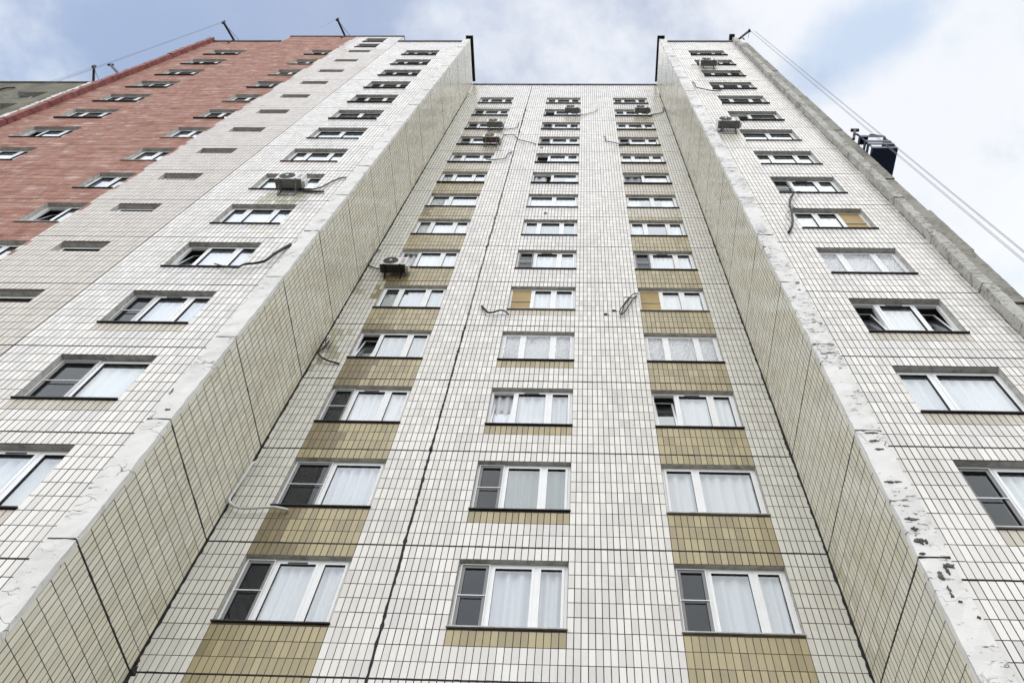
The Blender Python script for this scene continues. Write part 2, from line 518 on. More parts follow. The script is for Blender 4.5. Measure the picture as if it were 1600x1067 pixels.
class MB:
    """collects boxes, quads and tubes, then becomes one mesh"""

    def __init__(self):
        self.v, self.f, self.m = [], [], []

    def quad(self, a, b, c, d, mi=0):
        i = len(self.v)
        self.v += [a, b, c, d]
        self.f.append((i, i + 1, i + 2, i + 3))
        self.m.append(mi)
        return self

    def box(self, x0, x1, y0, y1, z0, z1, mi=0):
        i = len(self.v)
        self.v += [(x0, y0, z0), (x1, y0, z0), (x1, y1, z0), (x0, y1, z0), (x0, y0, z1), (x1, y0, z1), (x1, y1, z1), (x0, y1, z1)]
        for q in ((0, 3, 2, 1), (4, 5, 6, 7), (0, 1, 5, 4), (1, 2, 6, 5), (2, 3, 7, 6), (3, 0, 4, 7)):
            self.f.append(tuple(i + k for k in q))
            self.m.append(mi)
        return self

    def bar(self, p, q, w, h, mi=0):
        """square bar between two points"""
        p, q = Vector(p), Vector(q)
        d = (q - p).normalized()
        s = d.cross(Vector((0, 0, 1)))
        s = s.normalized() if s.length > 1e-4 else Vector((1, 0, 0))
        u = s.cross(d).normalized()
        i = len(self.v)
        for c in (p, q):
            for a, b in ((-1, -1), (1, -1), (1, 1), (-1, 1)):
                self.v.append(tuple(c + s * a * w / 2 + u * b * h / 2))
        for k in range(4):
            self.f.append((i + k, i + (k + 1) % 4, i + 4 + (k + 1) % 4, i + 4 + k)); self.m.append(mi)
        self.f.append((i + 3, i + 2, i + 1, i)); self.m.append(mi)
        self.f.append((i + 4, i + 5, i + 6, i + 7)); self.m.append(mi)
        return self

    def ring(self, x0, x1, z0, z1, w, y0, y1, mi=0, inner=None):
        """rectangular frame in the xz plane, from y0 (front) to y1"""
        o = [(x0, z0), (x1, z0), (x1, z1), (x0, z1)]
        n = [(x0 + w, z0 + w), (x1 - w, z0 + w), (x1 - w, z1 - w), (x0 + w, z1 - w)]
        im = mi if inner is None else inner
        for k in range(4):
            j = (k + 1) % 4
            self.quad((*o[k][:1], y0, o[k][1]), (o[j][0], y0, o[j][1]), (n[j][0], y0, n[j][1]), (n[k][0], y0, n[k][1]), mi)
            self.quad((n[k][0], y0, n[k][1]), (n[j][0], y0, n[j][1]), (n[j][0], y1, n[j][1]), (n[k][0], y1, n[k][1]), im)
            self.quad((o[j][0], y0, o[j][1]), (o[k][0], y0, o[k][1]), (o[k][0], y1, o[k][1]), (o[j][0], y1, o[j][1]), mi)
            self.quad((n[k][0], y1, n[k][1]), (n[j][0], y1, n[j][1]), (o[j][0], y1, o[j][1]), (o[k][0], y1, o[k][1]), mi)
        return self

    def tube(self, pts, r, sides=7, mi=0, taper=None):
        P = [Vector(p) for p in pts]
        i0 = len(self.v)
        ref = None
        for k, p in enumerate(P):
            d = (P[min(k + 1, len(P) - 1)] - P[max(k - 1, 0)]).normalized()
            if ref is None:
                ref = d.cross(Vector((0, 0, 1)))
                if ref.length < 1e-3:
                    ref = d.cross(Vector((1, 0, 0)))
            a = (ref - d * ref.dot(d)).normalized()
            ref = a
            b = d.cross(a)
            rr = r * (taper[0] + (taper[1] - taper[0]) * k / max(1, len(P) - 1)) if taper else r
            for s in range(sides):
                t = 2 * math.pi * s / sides
                self.v.append(tuple(p + a * math.cos(t) * rr + b * math.sin(t) * rr))
        for k in range(len(P) - 1):
            for s in range(sides):
                a0 = i0 + k * sides + s
                a1 = i0 + k * sides + (s + 1) % sides
                self.f.append((a0, a1, a1 + sides, a0 + sides)); self.m.append(mi)
        self.f.append(tuple(i0 + s for s in range(sides))[::-1]); self.m.append(mi)
        e = i0 + (len(P) - 1) * sides
        self.f.append(tuple(e + s for s in range(sides))); self.m.append(mi)
        return self

    def disc(self, c, r, n=20, mi=0, thick=0.01, r_in=0.0):
        """disc facing -y"""
        cx, cy, cz = c
        i = len(self.v)
        for k in range(n):
            t = 2 * math.pi * k / n
            self.v.append((cx + r * math.cos(t), cy, cz + r * math.sin(t)))
        for k in range(n):
            t = 2 * math.pi * k / n
            self.v.append((cx + r * math.cos(t), cy + thick, cz + r * math.sin(t)))
        if r_in:
            for k in range(n):
                t = 2 * math.pi * k / n
                self.v.append((cx + r_in * math.cos(t), cy, cz + r_in * math.sin(t)))
            for k in range(n):
                j = (k + 1) % n
                self.f.append((i + k, i + j, i + 2 * n + j, i + 2 * n + k)); self.m.append(mi)
        else:
            self.f.append(tuple(i + k for k in range(n))); self.m.append(mi)
        for k in range(n):
            j = (k + 1) % n
            self.f.append((i + j, i + k, i + n + k, i + n + j)); self.m.append(mi)
        return self

    def build(self, name, mats, parent=None, loc=None, smooth=False, bevel=0.0):
        me = bpy.data.meshes.new(name)
        me.from_pydata(self.v, [], self.f)
        if isinstance(mats, str):
            mats = [mats]
        for m in mats:
            me.materials.append(M[m])
        me.polygons.foreach_set('material_index', np.asarray(self.m, np.int32))
        if smooth:
            me.polygons.foreach_set('use_smooth', np.ones(len(self.f), bool))
        me.update()
        o = link(name, me, parent, loc)
        if bevel:
            b = o.modifiers.new('bevel', 'BEVEL')
            b.width = bevel
            b.segments = 2
        return o


def spline(pts, n=6):
    P = [np.array(p, float) for p in pts]
    P = [2 * P[0] - P[1]] + P + [2 * P[-1] - P[-2]]
    out = []
    for i in range(1, len(P) - 2):
        a, b, c, d = P[i - 1:i + 3]
        for k in range(n):
            t = k / n
            out.append(0.5 * (2 * b + (c - a) * t + (2 * a - 5 * b + 4 * c - d) * t * t + (3 * b - a - 3 * c + d) * t ** 3))
    out.append(P[-2])
    return [tuple(p) for p in out]


def to_px(P):
    d = (np.asarray(P, float) - CAM_LOC) @ CAM_M
    return np.stack([PPX + F_PX * d[..., 0] / d[..., 1], PPY - F_PX * d[..., 2] / d[..., 1]], -1)


def at_y(u, v, Y):
    """the point of the wall plane y = Y that the photograph shows at pixel u, v"""
    d = CAM_M @ np.array([(u - PPX) / F_PX, 1, -(v - PPY) / F_PX])
    return CAM_LOC + d * ((Y - CAM_LOC[1]) / d[1])


# ------------------------------------------------------------------ the setting: the yard
yard = MB().quad((-400, -400, 0), (400, -400, 0), (400, 400, 0), (-400, 400, 0)).build('ground', 'ground')
tag(yard, kind='structure')

# ------------------------------------------------------------------ the building
YC = 0.0                 # recessed middle wall
YS = -2.72               # front of the concrete corner strips
YF = -2.644              # projecting walls left and right
XL, XR, XJ = -6.111, 5.158, -2.46
bld = empty('apartment_building', (0, 0, 0))
tag(bld, 'tall white tiled panel apartment block with recessed middle bay and red painted far wing', 'building')

TILE_GAP, TILE_H = 0.0118, 0.004
cand = []                # (projected area, panel, cell) of the tiles that may become objects of their own


def us(*segs):
    """tile edges along a wall: (start, end, count), ..."""
    e = []
    for a, b, n in segs:
        e += list(np.linspace(a, b, n + 1)[:-1])
    e.append(segs[-1][1])
    return np.array(e)


FR = {  # wall frames: (origin function, in-plane axis, normal)
    'front': (np.array([1.0, 0, 0]), np.array([0, -1.0, 0])),
    'left_side': (np.array([0, 1.0, 0]), np.array([1.0, 0, 0])),
    'right_side': (np.array([0, 1.0, 0]), np.array([-1.0, 0, 0])),
}
Z_ = np.array([0, 0, 1.0])
TMATS = ['white', 'side_stain', 'algae', 'white_b', 'beige_dark', 'beige', 'pale_beige', 'pink', 'cream', 'side', 'corner', 'red', 'ochre', 'grout', 'grout_red']
TI = {k: i for i, k in enumerate(TMATS)}
fields = []


# drip stains under the air conditioners and along leaking joints: plane, x range, z range, share of tiles, tile
STAINS = [(YF, -8.6, -7.4, 13.0, 14.2, 0.7, 'algae'), (YF, -8.3, -7.6, 11.3, 12.7, 0.35, 'side_stain'),
          (YC, -5.5, -4.75, 12.9, 14.3, 0.9, 'beige_dark'), (YC, -6.2, -5.25, 13.2, 14.1, 0.5, 'algae'),
          (YC, 3.3, 4.4, 33.6, 34.5, 0.75, 'algae'), (YC, -0.4, 0.6, 33.7, 34.4, 0.4, 'side_stain'),
          (YC, -4.2, -3.2, 27.9, 28.7, 0.6, 'algae'), (YC, -4.3, -3.3, 30.8, 31.5, 0.4, 'algae'),
          (YF, 5.6, 6.5, 20.3, 21.2, 0.5, 'side_stain'), (YF, 6.4, 7.4, 32.4, 33.2, 0.4, 'side_stain'),
          (YC, 4.3, 5.2, 38.2, 42.3, 0.35, 'side_stain'), (YC, -6.2, -5.2, 39.0, 42.3, 0.5, 'side_stain'),
          (YC, -6.2, -5.5, 8.8, 11.0, 0.45, 'algae')]


def panel(frame, plane, ue, z0, z1, rows, hole=None, colour=None, grout='grout', ragged=None, reveal=0.20, tiles=True, hole_mat='reveal'):
    """one storey-high wall panel with its tile field.  plane: the wall's coordinate along its normal axis;
    ue: tile edges; z0, z1: panel bottom and top (above the joint datum); hole: (u0, u1, z0, z1)"""
    ax, nm = FR[frame]
    org = np.array([0, plane, 0.0]) if frame == 'front' else np.array([plane, 0, 0.0])
    g = 0.011
    u0, u1 = ue[0] + g, ue[-1] - g
    a, b = z0 + g, z1 - g
    W = lambda u, z, n=0.0: tuple(org + ax * u + Z_ * (ZB + z) + nm * n)
    mb = MB()
    flip = frame != 'front'

    def q(p0, p1, p2, p3, mi=0):
        if frame == 'left_side':
            mb.quad(p0, p1, p2, p3, mi)
        elif flip:
            mb.quad(p3, p2, p1, p0, mi)
        else:
            mb.quad(p0, p1, p2, p3, mi)
    T = -0.2
    if hole:
        h0, h1, hz0, hz1 = hole
        for (x0, x1, y0, y1) in ((u0, u1, a, hz0), (u0, u1, hz1, b), (u0, h0, hz0, hz1), (h1, u1, hz0, hz1)):
            q(W(x0, y0), W(x1, y0), W(x1, y1), W(x0, y1))
        for (x0, y0, x1, y1) in ((h0, hz0, h0, hz1), (h0, hz1, h1, hz1), (h1, hz1, h1, hz0), (h1, hz0, h0, hz0)):
            q(W(x0, y0), W(x1, y1), W(x1, y1, -reveal - 0.03), W(x0, y0, -reveal - 0.03), 1)
    else:
        q(W(u0, a), W(u1, a), W(u1, b), W(u0, b))
    for (x0, y0, x1, y1) in ((u0, a, u0, b), (u0, b, u1, b), (u1, b, u1, a), (u1, a, u0, a)):
        q(W(x1, y1), W(x0, y0), W(x0, y0, T), W(x1, y1, T))
    p = mb.build('wall_panel', [grout, hole_mat], bld)
    if not tiles:
        return p
    ze = np.linspace(a, b, rows + 1)
    uu0, uu1 = np.meshgrid(ue[:-1], ze[:-1], indexing='ij'), np.meshgrid(ue[1:], ze[1:], indexing='ij')
    U0, Z0, U1, Z1 = uu0[0].ravel().copy(), uu0[1].ravel().copy(), uu1[0].ravel().copy(), uu1[1].ravel().copy()
    if hole:
        keep = ~((U0 < hole[1] - 0.03) & (U1 > hole[0] + 0.03) & (Z0 < hole[3] - 0.06) & (Z1 > hole[2] + 0.06))
        U0, Z0, U1, Z1 = U0[keep], Z0[keep], U1[keep], Z1[keep]
        # tiles next to the opening stop at its edge
        inz = (Z0 < hole[3] - 0.06) & (Z1 > hole[2] + 0.06)
        U1 = np.where(inz & (U0 < hole[0]) & (U1 > hole[0]), hole[0], U1)
        U0 = np.where(inz & (U1 > hole[1]) & (U0 < hole[1]), hole[1], U0)
        inx = (U0 < hole[1] - 0.03) & (U1 > hole[0] + 0.03)
        Z1 = np.where(inx & (Z0 < hole[2]) & (Z1 > hole[2]), hole[2], Z1)
        Z0 = np.where(inx & (Z1 > hole[3]) & (Z0 < hole[3]), hole[3], Z0)
    if ragged:
        for side, amp in ragged.items():
            k = (U0 < ue[0] + 0.001) if side == 'lo' else (U1 > ue[-1] - 0.001)
            j = rng.uniform(0, amp, len(U0))
            if side == 'lo':
                U0 = np.where(k, U0 + j, U0)
            else:
                U1 = np.where(k, U1 - j, U1)
    miss = rng.random(len(U0)) > -1
    U0, Z0, U1, Z1 = U0[miss], Z0[miss], U1[miss], Z1[miss]
    n = len(U0)
    mi = colour((U0 + U1) / 2, (Z0 + Z1) / 2) if colour else np.zeros(n, int)
    if frame == 'front':
        uc_, zc0 = (U0 + U1) / 2, (Z0 + Z1) / 2
        for (pl_, sx0, sx1, sz0, sz1, pr_, nm2) in STAINS:
            if pl_ == plane:
                k = (uc_ > sx0) & (uc_ < sx1) & (zc0 > sz0) & (zc0 < sz1) & (rng.random(n) < pr_)
                mi = np.where(k, TI[nm2], mi)
    fields.append(dict(panel=p, ax=ax, nm=nm, org=org, U0=U0, Z0=Z0, U1=U1, Z1=Z1, mi=np.asarray(mi, int), flip=frame))
    return p


def build_fields():
    """the 300 tiles that show largest become objects; the rest of every panel is one joined tile field"""
    areas = []
    for f in fields:
        c = lambda u, z: f['org'] + np.outer(u, f['ax']) + np.outer(ZB + z, Z_)
        P = [to_px(c(f['U0'], f['Z0'])), to_px(c(f['U1'], f['Z0'])), to_px(c(f['U1'], f['Z1'])), to_px(c(f['U0'], f['Z1']))]
        A = sum(P[i][:, 0] * P[(i + 1) % 4][:, 1] - P[(i + 1) % 4][:, 0] * P[i][:, 1] for i in range(4))
        A = np.abs(A) / 2
        ins = np.ones(len(A), bool)
        for q in P:
            ins &= (q[:, 0] > 0) & (q[:, 0] < 1600) & (q[:, 1] > 0) & (q[:, 1] < 1067)
        areas.append(np.where(ins, A, 0))
    cut = np.sort(np.concatenate(areas))[-300]
    unit = {}
    for f, A in zip(fields, areas):
        ax, nm, org = f['ax'], f['nm'], f['org']
        n = len(A)
        g = TILE_GAP / 2
        u0, u1, z0, z1 = f['U0'] + g, f['U1'] - g, f['Z0'] + g, f['Z1'] - g
        uc, zc_ = (u0 + u1) / 2, (z0 + z1) / 2
        tu, tz = rng.normal(0, 0.006, n), rng.normal(0, 0.003, n)
        lift = rng.normal(0, 0.0008, n)
        single = A >= cut
        ins = 0.0018
        V = np.zeros((n, 8, 3))
        for k, (a, b) in enumerate(((u0, z0), (u1, z0), (u1, z1), (u0, z1))):
            V[:, k] = org + np.outer(a, ax) + np.outer(ZB + b, Z_) + nm * 0.0005
            ai = a + np.where(a < uc, ins, -ins)
            bi = b + np.where(b < zc_, ins, -ins)
            hgt = TILE_H + lift + (ai - uc) * tu + (bi - zc_) * tz
            V[:, 4 + k] = org + np.outer(ai, ax) + np.outer(ZB + bi, Z_) + np.outer(hgt, nm)
        Qs = np.array([(4, 5, 6, 7), (0, 1, 5, 4), (1, 2, 6, 5), (2, 3, 7, 6), (3, 0, 4, 7)])
        if f['flip'] == 'right_side':
            Qs = Qs[:, ::-1]
        rest = np.nonzero(~single)[0]
        if len(rest):
            Vr = V[rest].reshape(-1, 3)
            Qr = (np.arange(len(rest))[:, None, None] * 8 + Qs[None]).reshape(-1, 4)
            me = mesh_np('tile_field', Vr, Qr, TMATS,
                         np.stack([f['mi'][rest]] + [np.where(f['mi'][rest] == TI['red'], TI['grout_red'], TI['grout'])] * 4, 1).ravel())
            o = link('tile_field', me, f['panel'])
            tag(o, kind='stuff')
        for i in np.nonzero(single)[0]:
            key = (f['flip'], int(f['mi'][i]))
            if key not in unit:
                # unit tile with bevelled rim: in-plane -0.5..0.5, 0..1 along the normal
                vv = []
                for k in range(4):
                    s, t_ = ((-.5, -.5), (.5, -.5), (.5, .5), (-.5, .5))[k]
                    vv.append(tuple(ax * s + Z_ * t_ + nm * 0.08))
                for k in range(4):
                    s, t_ = ((-.5, -.5), (.5, -.5), (.5, .5), (-.5, .5))[k]
                    vv.append(tuple(ax * s * 0.995 + Z_ * t_ * 0.998 + nm * 0.75))
                for k in range(4):
                    s, t_ = ((-.5, -.5), (.5, -.5), (.5, .5), (-.5, .5))[k]
                    vv.append(tuple(ax * s * 0.965 + Z_ * t_ * 0.987 + nm * 1.0))
                qq = [(8, 9, 10, 11)]
                for k in range(4):
                    j = (k + 1) % 4
                    qq += [(k, j, 4 + j, 4 + k), (4 + k, 4 + j, 8 + j, 8 + k)]
                if f['flip'] == 'right_side':
                    qq = [x[::-1] for x in qq]
                unit[key] = mesh_np('tile', vv, qq, [TMATS[key[1]], 'grout'], [0] + [1, 0] * 4)
            o = link('tile', unit[key], f['panel'])
            o.location = tuple(org + ax * uc[i] + Z_ * (ZB + zc_[i]) + nm * lift[i])
            su, sz = u1[i] - u0[i], z1[i] - z0[i]
            if f['flip'] == 'front':
                o.scale = (su, TILE_H, sz)
                o.rotation_euler = (tz[i] * 0.6, 0, -tu[i] * 0.6)
            else:
                o.scale = (TILE_H, su, sz)
                o.rotation_euler = (0, tz[i] * 0.6, tu[i] * 0.6)


SILL, HEAD = 1.0, 2.487
SOFF = -0.311            # the joints of the projecting walls lie one tile row lower
WIN_C = {'left': (-5.25, -3.325), 'middle': (-1.40, 0.53), 'right': (2.39, 4.325)}
UE_L = us((XL + 0.02, -5.25, 7), (-5.25, -3.325, 16), (-3.325, XJ - 0.012, 7))
UE_R = us((XJ + 0.012, -1.40, 9), (-1.40, 0.53, 16), (0.53, 1.46, 8))
UE_R2 = us((1.46, 2.39, 8), (2.39, 4.325, 16), (4.325, XR - 0.02, 7))


DARK_BAY = {1: 0.0, 2: 0.55, 3: 0.75, 4: 0.8, 6: 0.6, 8: 0.35}


def patch(u, z, m):
    """groups of tiles from a greyer batch"""
    k = np.sin(u * 1.7 + 3.1 * np.sin(z * 0.9)) * np.sin(z * 2.3 + 1.3 * np.sin(u * 2.1)) + 0.9 * (rng.random(len(u)) - 0.5)
    return np.where((m == TI['white']) & (k > 0.62), TI['white_b'], m)


def col_left(f):
    def c(u, z):
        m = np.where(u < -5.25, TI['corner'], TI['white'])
        bay = (u > -5.25) & (u < -3.325)
        m = patch(u, z, m)
        b = np.full(len(u), TI['beige'] if f <= 9 else TI['pale_beige'] if f < 14 else TI['pink'])
        if f in DARK_BAY:      # rain-washed part of the bay
            zz = z - (f - 1) * H
            b = np.where((u < -5.25 + DARK_BAY[f] + 0.25 * (rng.random(len(u)) - 0.5)) & (zz < 2.0), TI['beige_dark'], b)
        if f in (1, 3, 4):
            zz = z - (f - 1) * H
            b = np.where((u < -4.4 + 0.5 * (rng.random(len(u)) - 0.5)) & (zz > 2.3), TI['beige_dark'], b)
        return np.where(bay, b, m)
    return c


def col_mid(f):
    def c(u, z):
        zz = z - (f - 1) * H
        under = (u > -1.40) & (u < 0.53) & (zz < SILL) & (zz > SILL - ROW - 0.05)
        return np.where(under, TI['beige'] if f <= 4 else TI['pale_beige'] if f == 5 else TI['pink'], patch(u, z, np.full(len(u), TI['white'])))
    return c


def col_right(f):
    def c(u, z):
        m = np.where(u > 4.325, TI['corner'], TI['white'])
        m = patch(u, z, m)
        bay = (u > 2.39) & (u < 4.325)
        return np.where(bay, TI['beige'] if f <= 7 else TI['pale_beige'], m) if f < 14 else np.where(bay, TI['pink'], m)
    return c


const = lambda k: (lambda u, z: np.full(len(u), TI[k]))
for f in range(0, 15):
    zb = (f - 1) * H
    for ue, w, cf in ((UE_L, 'left', col_left), (UE_R, 'middle', col_mid), (UE_R2, 'right', col_right)):
        x0, x1 = WIN_C[w]
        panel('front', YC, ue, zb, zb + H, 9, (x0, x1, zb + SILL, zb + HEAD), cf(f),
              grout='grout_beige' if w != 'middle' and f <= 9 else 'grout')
for ue in (UE_L, UE_R, UE_R2):      # parapet
    panel('front', YC, ue, 14 * H, 42.3, 10, None, const('pink'))

# side walls of the projections
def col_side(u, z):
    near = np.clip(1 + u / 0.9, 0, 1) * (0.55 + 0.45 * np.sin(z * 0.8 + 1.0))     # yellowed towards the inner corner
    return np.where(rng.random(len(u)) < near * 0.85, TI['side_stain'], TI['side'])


UE_SIDE = np.linspace(YS + 0.085, -0.03, 24)
TOP_S = 43.0
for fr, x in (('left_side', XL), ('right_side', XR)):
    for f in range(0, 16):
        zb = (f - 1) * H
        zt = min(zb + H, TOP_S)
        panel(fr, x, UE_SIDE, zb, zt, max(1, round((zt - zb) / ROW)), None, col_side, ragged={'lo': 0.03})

# projecting wall, right
RX0, RX1 = 5.56, 9.39
WIN_R = (6.46, 8.40)
UE_PR = us((RX0, 6.46, 8), (6.46, 8.40, 16), (8.40, RX1, 9))
SS, SH = 0.665, 2.15       # sill and head of the projecting walls' windows


def col_pr(f):
    def c(u, z):
        zz = z - (f - 1) * H
        under = (u > WIN_R[0]) & (u < WIN_R[1]) & (zz < SS) & (zz > SS - ROW - 0.06)
        return np.where(under, TI['pale_beige'] if f <= 3 else TI['pink'], patch(u, z, np.full(len(u), TI['white'])))
    return c


for f in range(0, 15):
    zb = (f - 1) * H
    panel('front', YF, UE_PR, zb + SOFF, zb + SOFF + H, 9, (*WIN_R, zb + SS, zb + SH), col_pr(f), ragged={'lo': 0.03})
panel('front', YF, UE_PR, 14 * H + SOFF, 41.45, 8, None, const('pink'))

# projecting wall, left: white bay, cream bay with small windows, red painted bays
LX1 = -6.50
WIN_P = (-9.24, -7.37)
UE_PL = us((-10.38, -9.24, 10), (-9.24, -7.37, 16), (-7.37, LX1, 7))
WIN_N, WIN_D = (-12.48, -11.25), (-14.60, -13.40)
UE_PN = us((-12.94, -12.48, 4), (-12.48, -11.25, 10), (-11.25, -10.40, 7))
UE_PD = us((-17.40, -14.60, 23), (-14.60, -13.40, 10), (-13.40, -12.94, 4))
WIN_T = (-20.20, -18.30)
UE_PT = us((-21.45, -20.20, 10), (-20.20, -18.30, 16), (-18.30, -17.42, 7))


def col_pl(f):
    def c(u, z):
        zz = z - (f - 1) * H
        under = (u > WIN_P[0]) & (u < WIN_P[1]) & (zz < SS) & (zz > SS - ROW - 0.06)
        return np.where(under, TI['pale_beige'] if f <= 3 else TI['pink'], patch(u, z, np.full(len(u), TI['white'])))
    return c


def col_pd(u, z):
    edge = -13.36 + 0.05 * np.sin(z * 2.1) + 0.10 * (rng.random(len(u)) - 0.5)
    return np.where(u < edge, TI['red'], TI['cream'])


NS, NH = 1.52, 2.06
for f in range(0, 15):
    zb = (f - 1) * H
    panel('front', YF, UE_PL, zb + SOFF, zb + SOFF + H, 9, (*WIN_P, zb + SS, zb + SH), col_pl(f), ragged={'hi': 0.05})
    panel('front', YF, UE_PN, zb + SOFF, zb + SOFF + H, 9, (*WIN_N, zb + NS, zb + NH), const('cream'))
    panel('front', YF, UE_PD, zb + SOFF, zb + SOFF + H, 9, (*WIN_D, zb + SS, zb + SH), col_pd, grout='grout_red')
    panel('front', YF, UE_PT, zb + SOFF, zb + SOFF + H, 9, (*WIN_T, zb + SS, zb + SH), const('red'), grout='grout_red')
panel('front', YF, UE_PL, 14 * H + SOFF, 41.45, 8, None, const('pink'))
panel('front', YF, UE_PN, 14 * H + SOFF, 41.0, 7, (*WIN_N, 39.6, 40.75), const('pink'))
panel('front', YF, UE_PN, 41.0, 43.35, 8, (*WIN_N, 41.5, 42.65), const('pink'))
panel('front', YF, UE_PD, 14 * H + SOFF, 41.45, 8, None, col_pd, grout='grout_red')
panel('front', YF, UE_PD, 41.45, 43.35, 6, None, col_pd, grout='grout_red')
panel('front', YF, UE_PT, 14 * H + SOFF, 41.45, 8, None, const('red'), grout='grout_red')
build_fields()

# plinth storeys below the frame, gable, rear wall, roofs
pl = MB()
for (x0, x1, y) in ((XL + 0.02, XR - 0.02, YC), (RX0, RX1, YF), (-21.45, LX1, YF)):
    zt = ZB - H + (SOFF if y < -1 else 0)
    pl.box(x0, x1, y, y + 0.25, 0, zt - 0.004)
pl.box(XL - 0.25, XL, YS + 0.05, -0.003, 0, ZB - H - 0.004).box(XR, XR + 0.25, YS + 0.05, -0.003, 0, ZB - H - 0.004)
pl.build('plinth', 'plinth', bld)
MB().box(-21.4, 9.6, 11.0, 11.3, 0, ZB + 41).build('rear_wall', 'plinth', bld)
MB().box(9.42, 9.66, -2.60, 10.99, 0, ZB + 41.2).build('gable_wall', 'gable', bld)
MB().box(-21.7, -21.47, -2.60, 10.99, 0, ZB + 41.2).build('gable_wall', 'red_dark', bld)
rf = MB()
rf.box(XL - 0.2, XR + 0.2, 0.21, 10.99, ZB + 40.9, ZB + 41.1)
rf.box(XR + 0.21, 9.41, YF + 0.21, 10.99, ZB + 40.6, ZB + 40.8)
rf.box(-21.46, XL - 0.21, YF + 0.21, 10.99, ZB + 40.6, ZB + 40.8)
rf.build('roof', 'roof', bld)
# raised stair head over the cream bay
MB().box(-17.42, -10.385, YF + 0.205, YF + 3.0, ZB + 40.81, ZB + 43.35).build('stair_head', 'pale_beige', bld)
MB().box(-10.384, -10.372, YF + 0.003, YF + 3.0, ZB + 41.46, ZB + 43.35).build('stair_head_cheek', 'column', bld)

# black metal copings
cp = MB()
cp.box(XL - 0.02, XR + 0.02, YC - 0.06, YC + 0.3, ZB + 42.3, ZB + 42.46)
cp.build('coping', 'trim', bld)
MB().box(RX0 + 0.03, RX1 + 0.03, YF - 0.06, YF + 0.3, ZB + 41.45, ZB + 41.68).build('coping', 'trim', bld)
MB().box(-10.36, LX1 - 0.03, YF - 0.06, YF + 0.3, ZB + 41.45, ZB + 41.68).build('coping', 'trim', bld)
MB().box(-21.47, -17.43, YF - 0.06, YF + 0.3, ZB + 41.45, ZB + 41.72).build('coping', 'trim', bld)
MB().box(-17.45, -10.36, YF - 0.05, YF + 0.3, ZB + 43.351, ZB + 43.51).build('coping', 'trim', bld)
for x0, x1 in ((XL - 0.40, XL + 0.04), (XR - 0.04, XR + 0.40)):
    MB().box(x0, x1, YS - 0.04, -0.07, ZB + TOP_S + 0.002, ZB + TOP_S + 0.12).build('coping', 'trim', bld)


# ------------------------------------------------------------------ concrete corner strips and end fins, one piece per storey
def rough_block(name, x0, x1, y0, y1, z0, z1, mat, parent, amp=0.008, nz=14, nx=3):
    """block whose visible arrises wander a little"""
    zs = np.linspace(z0, z1, nz + 1)
    prof = []
    for k in range(nx + 1):
        prof.append((x0 + (x1 - x0) * k / nx, y0))
    prof += [(x1, (y0 + y1) / 2), (x1, y1), (x0, y1), (x0, (y0 + y1) / 2)]
    n = len(prof)
    V = np.array([[(px, py, z) for (px, py) in prof] for z in zs])
    j = rng.normal(0, amp, V.shape)
    j[..., 2] *= 0.2
    for k, (px, py) in enumerate(prof):
        if py == y1:
            j[:, k] = 0
    V += j
    Q = []
    for i in range(nz):
        for k in range(n):
            k2 = (k + 1) % n
            Q.append((i * n + k, i * n + k2, (i + 1) * n + k2, (i + 1) * n + k))
    me = bpy.data.meshes.new(name)
    caps = [tuple(range(n))[::-1], tuple(nz * n + k for k in range(n))]
    me.from_pydata(V.reshape(-1, 3).tolist(), [], Q + caps)
    me.materials.append(M[mat])
    me.update()
    return link(name, me, parent)


for f in range(0, 16):
    zb = (f - 1) * H
    zt = min(zb + H, TOP_S)
    g = 0.012
    rough_block('corner_strip', XL - 0.385 + rng.uniform(-0.02, 0.02), XL + 0.012, YS, YS + 0.10, ZB + zb + g, ZB + zt - g, 'column', bld, 0.005)
    rough_block('corner_strip', XR - 0.012, XR + 0.40 + rng.uniform(-0.02, 0.02), YS, YS + 0.10, ZB + zb + g, ZB + zt - g, 'column_worn', bld, 0.006)
    zb += SOFF
    zt = min(zb + H, 42.6)
    rough_block('end_fin', 9.385, 9.645 + rng.uniform(-0.01, 0.02), -2.875 + rng.uniform(-0.012, 0.012), -2.45, ZB + zb + g, ZB + zt - g, 'fin', bld, 0.007)
    dx = rng.uniform(-0.03, 0.02)
    rough_block('gable_panel', 9.70, 10.22 + dx, -2.66 + rng.uniform(-0.03, 0.03), -2.30, ZB + zb + g - 0.5, ZB + zt - g - 0.5 * (zt < 42.5), 'gable', bld, 0.003)
    rough_block('end_fin', -21.71 + rng.uniform(-0.02, 0.01), -21.45, -2.875 + rng.uniform(-0.012, 0.012), -2.45, ZB + zb + g, ZB + zt - g, 'red_dark', bld, 0.010)
MB().box(9.37, 9.68, -2.9, -2.4, ZB + 42.6, ZB + 42.78).build('coping', 'trim', bld)


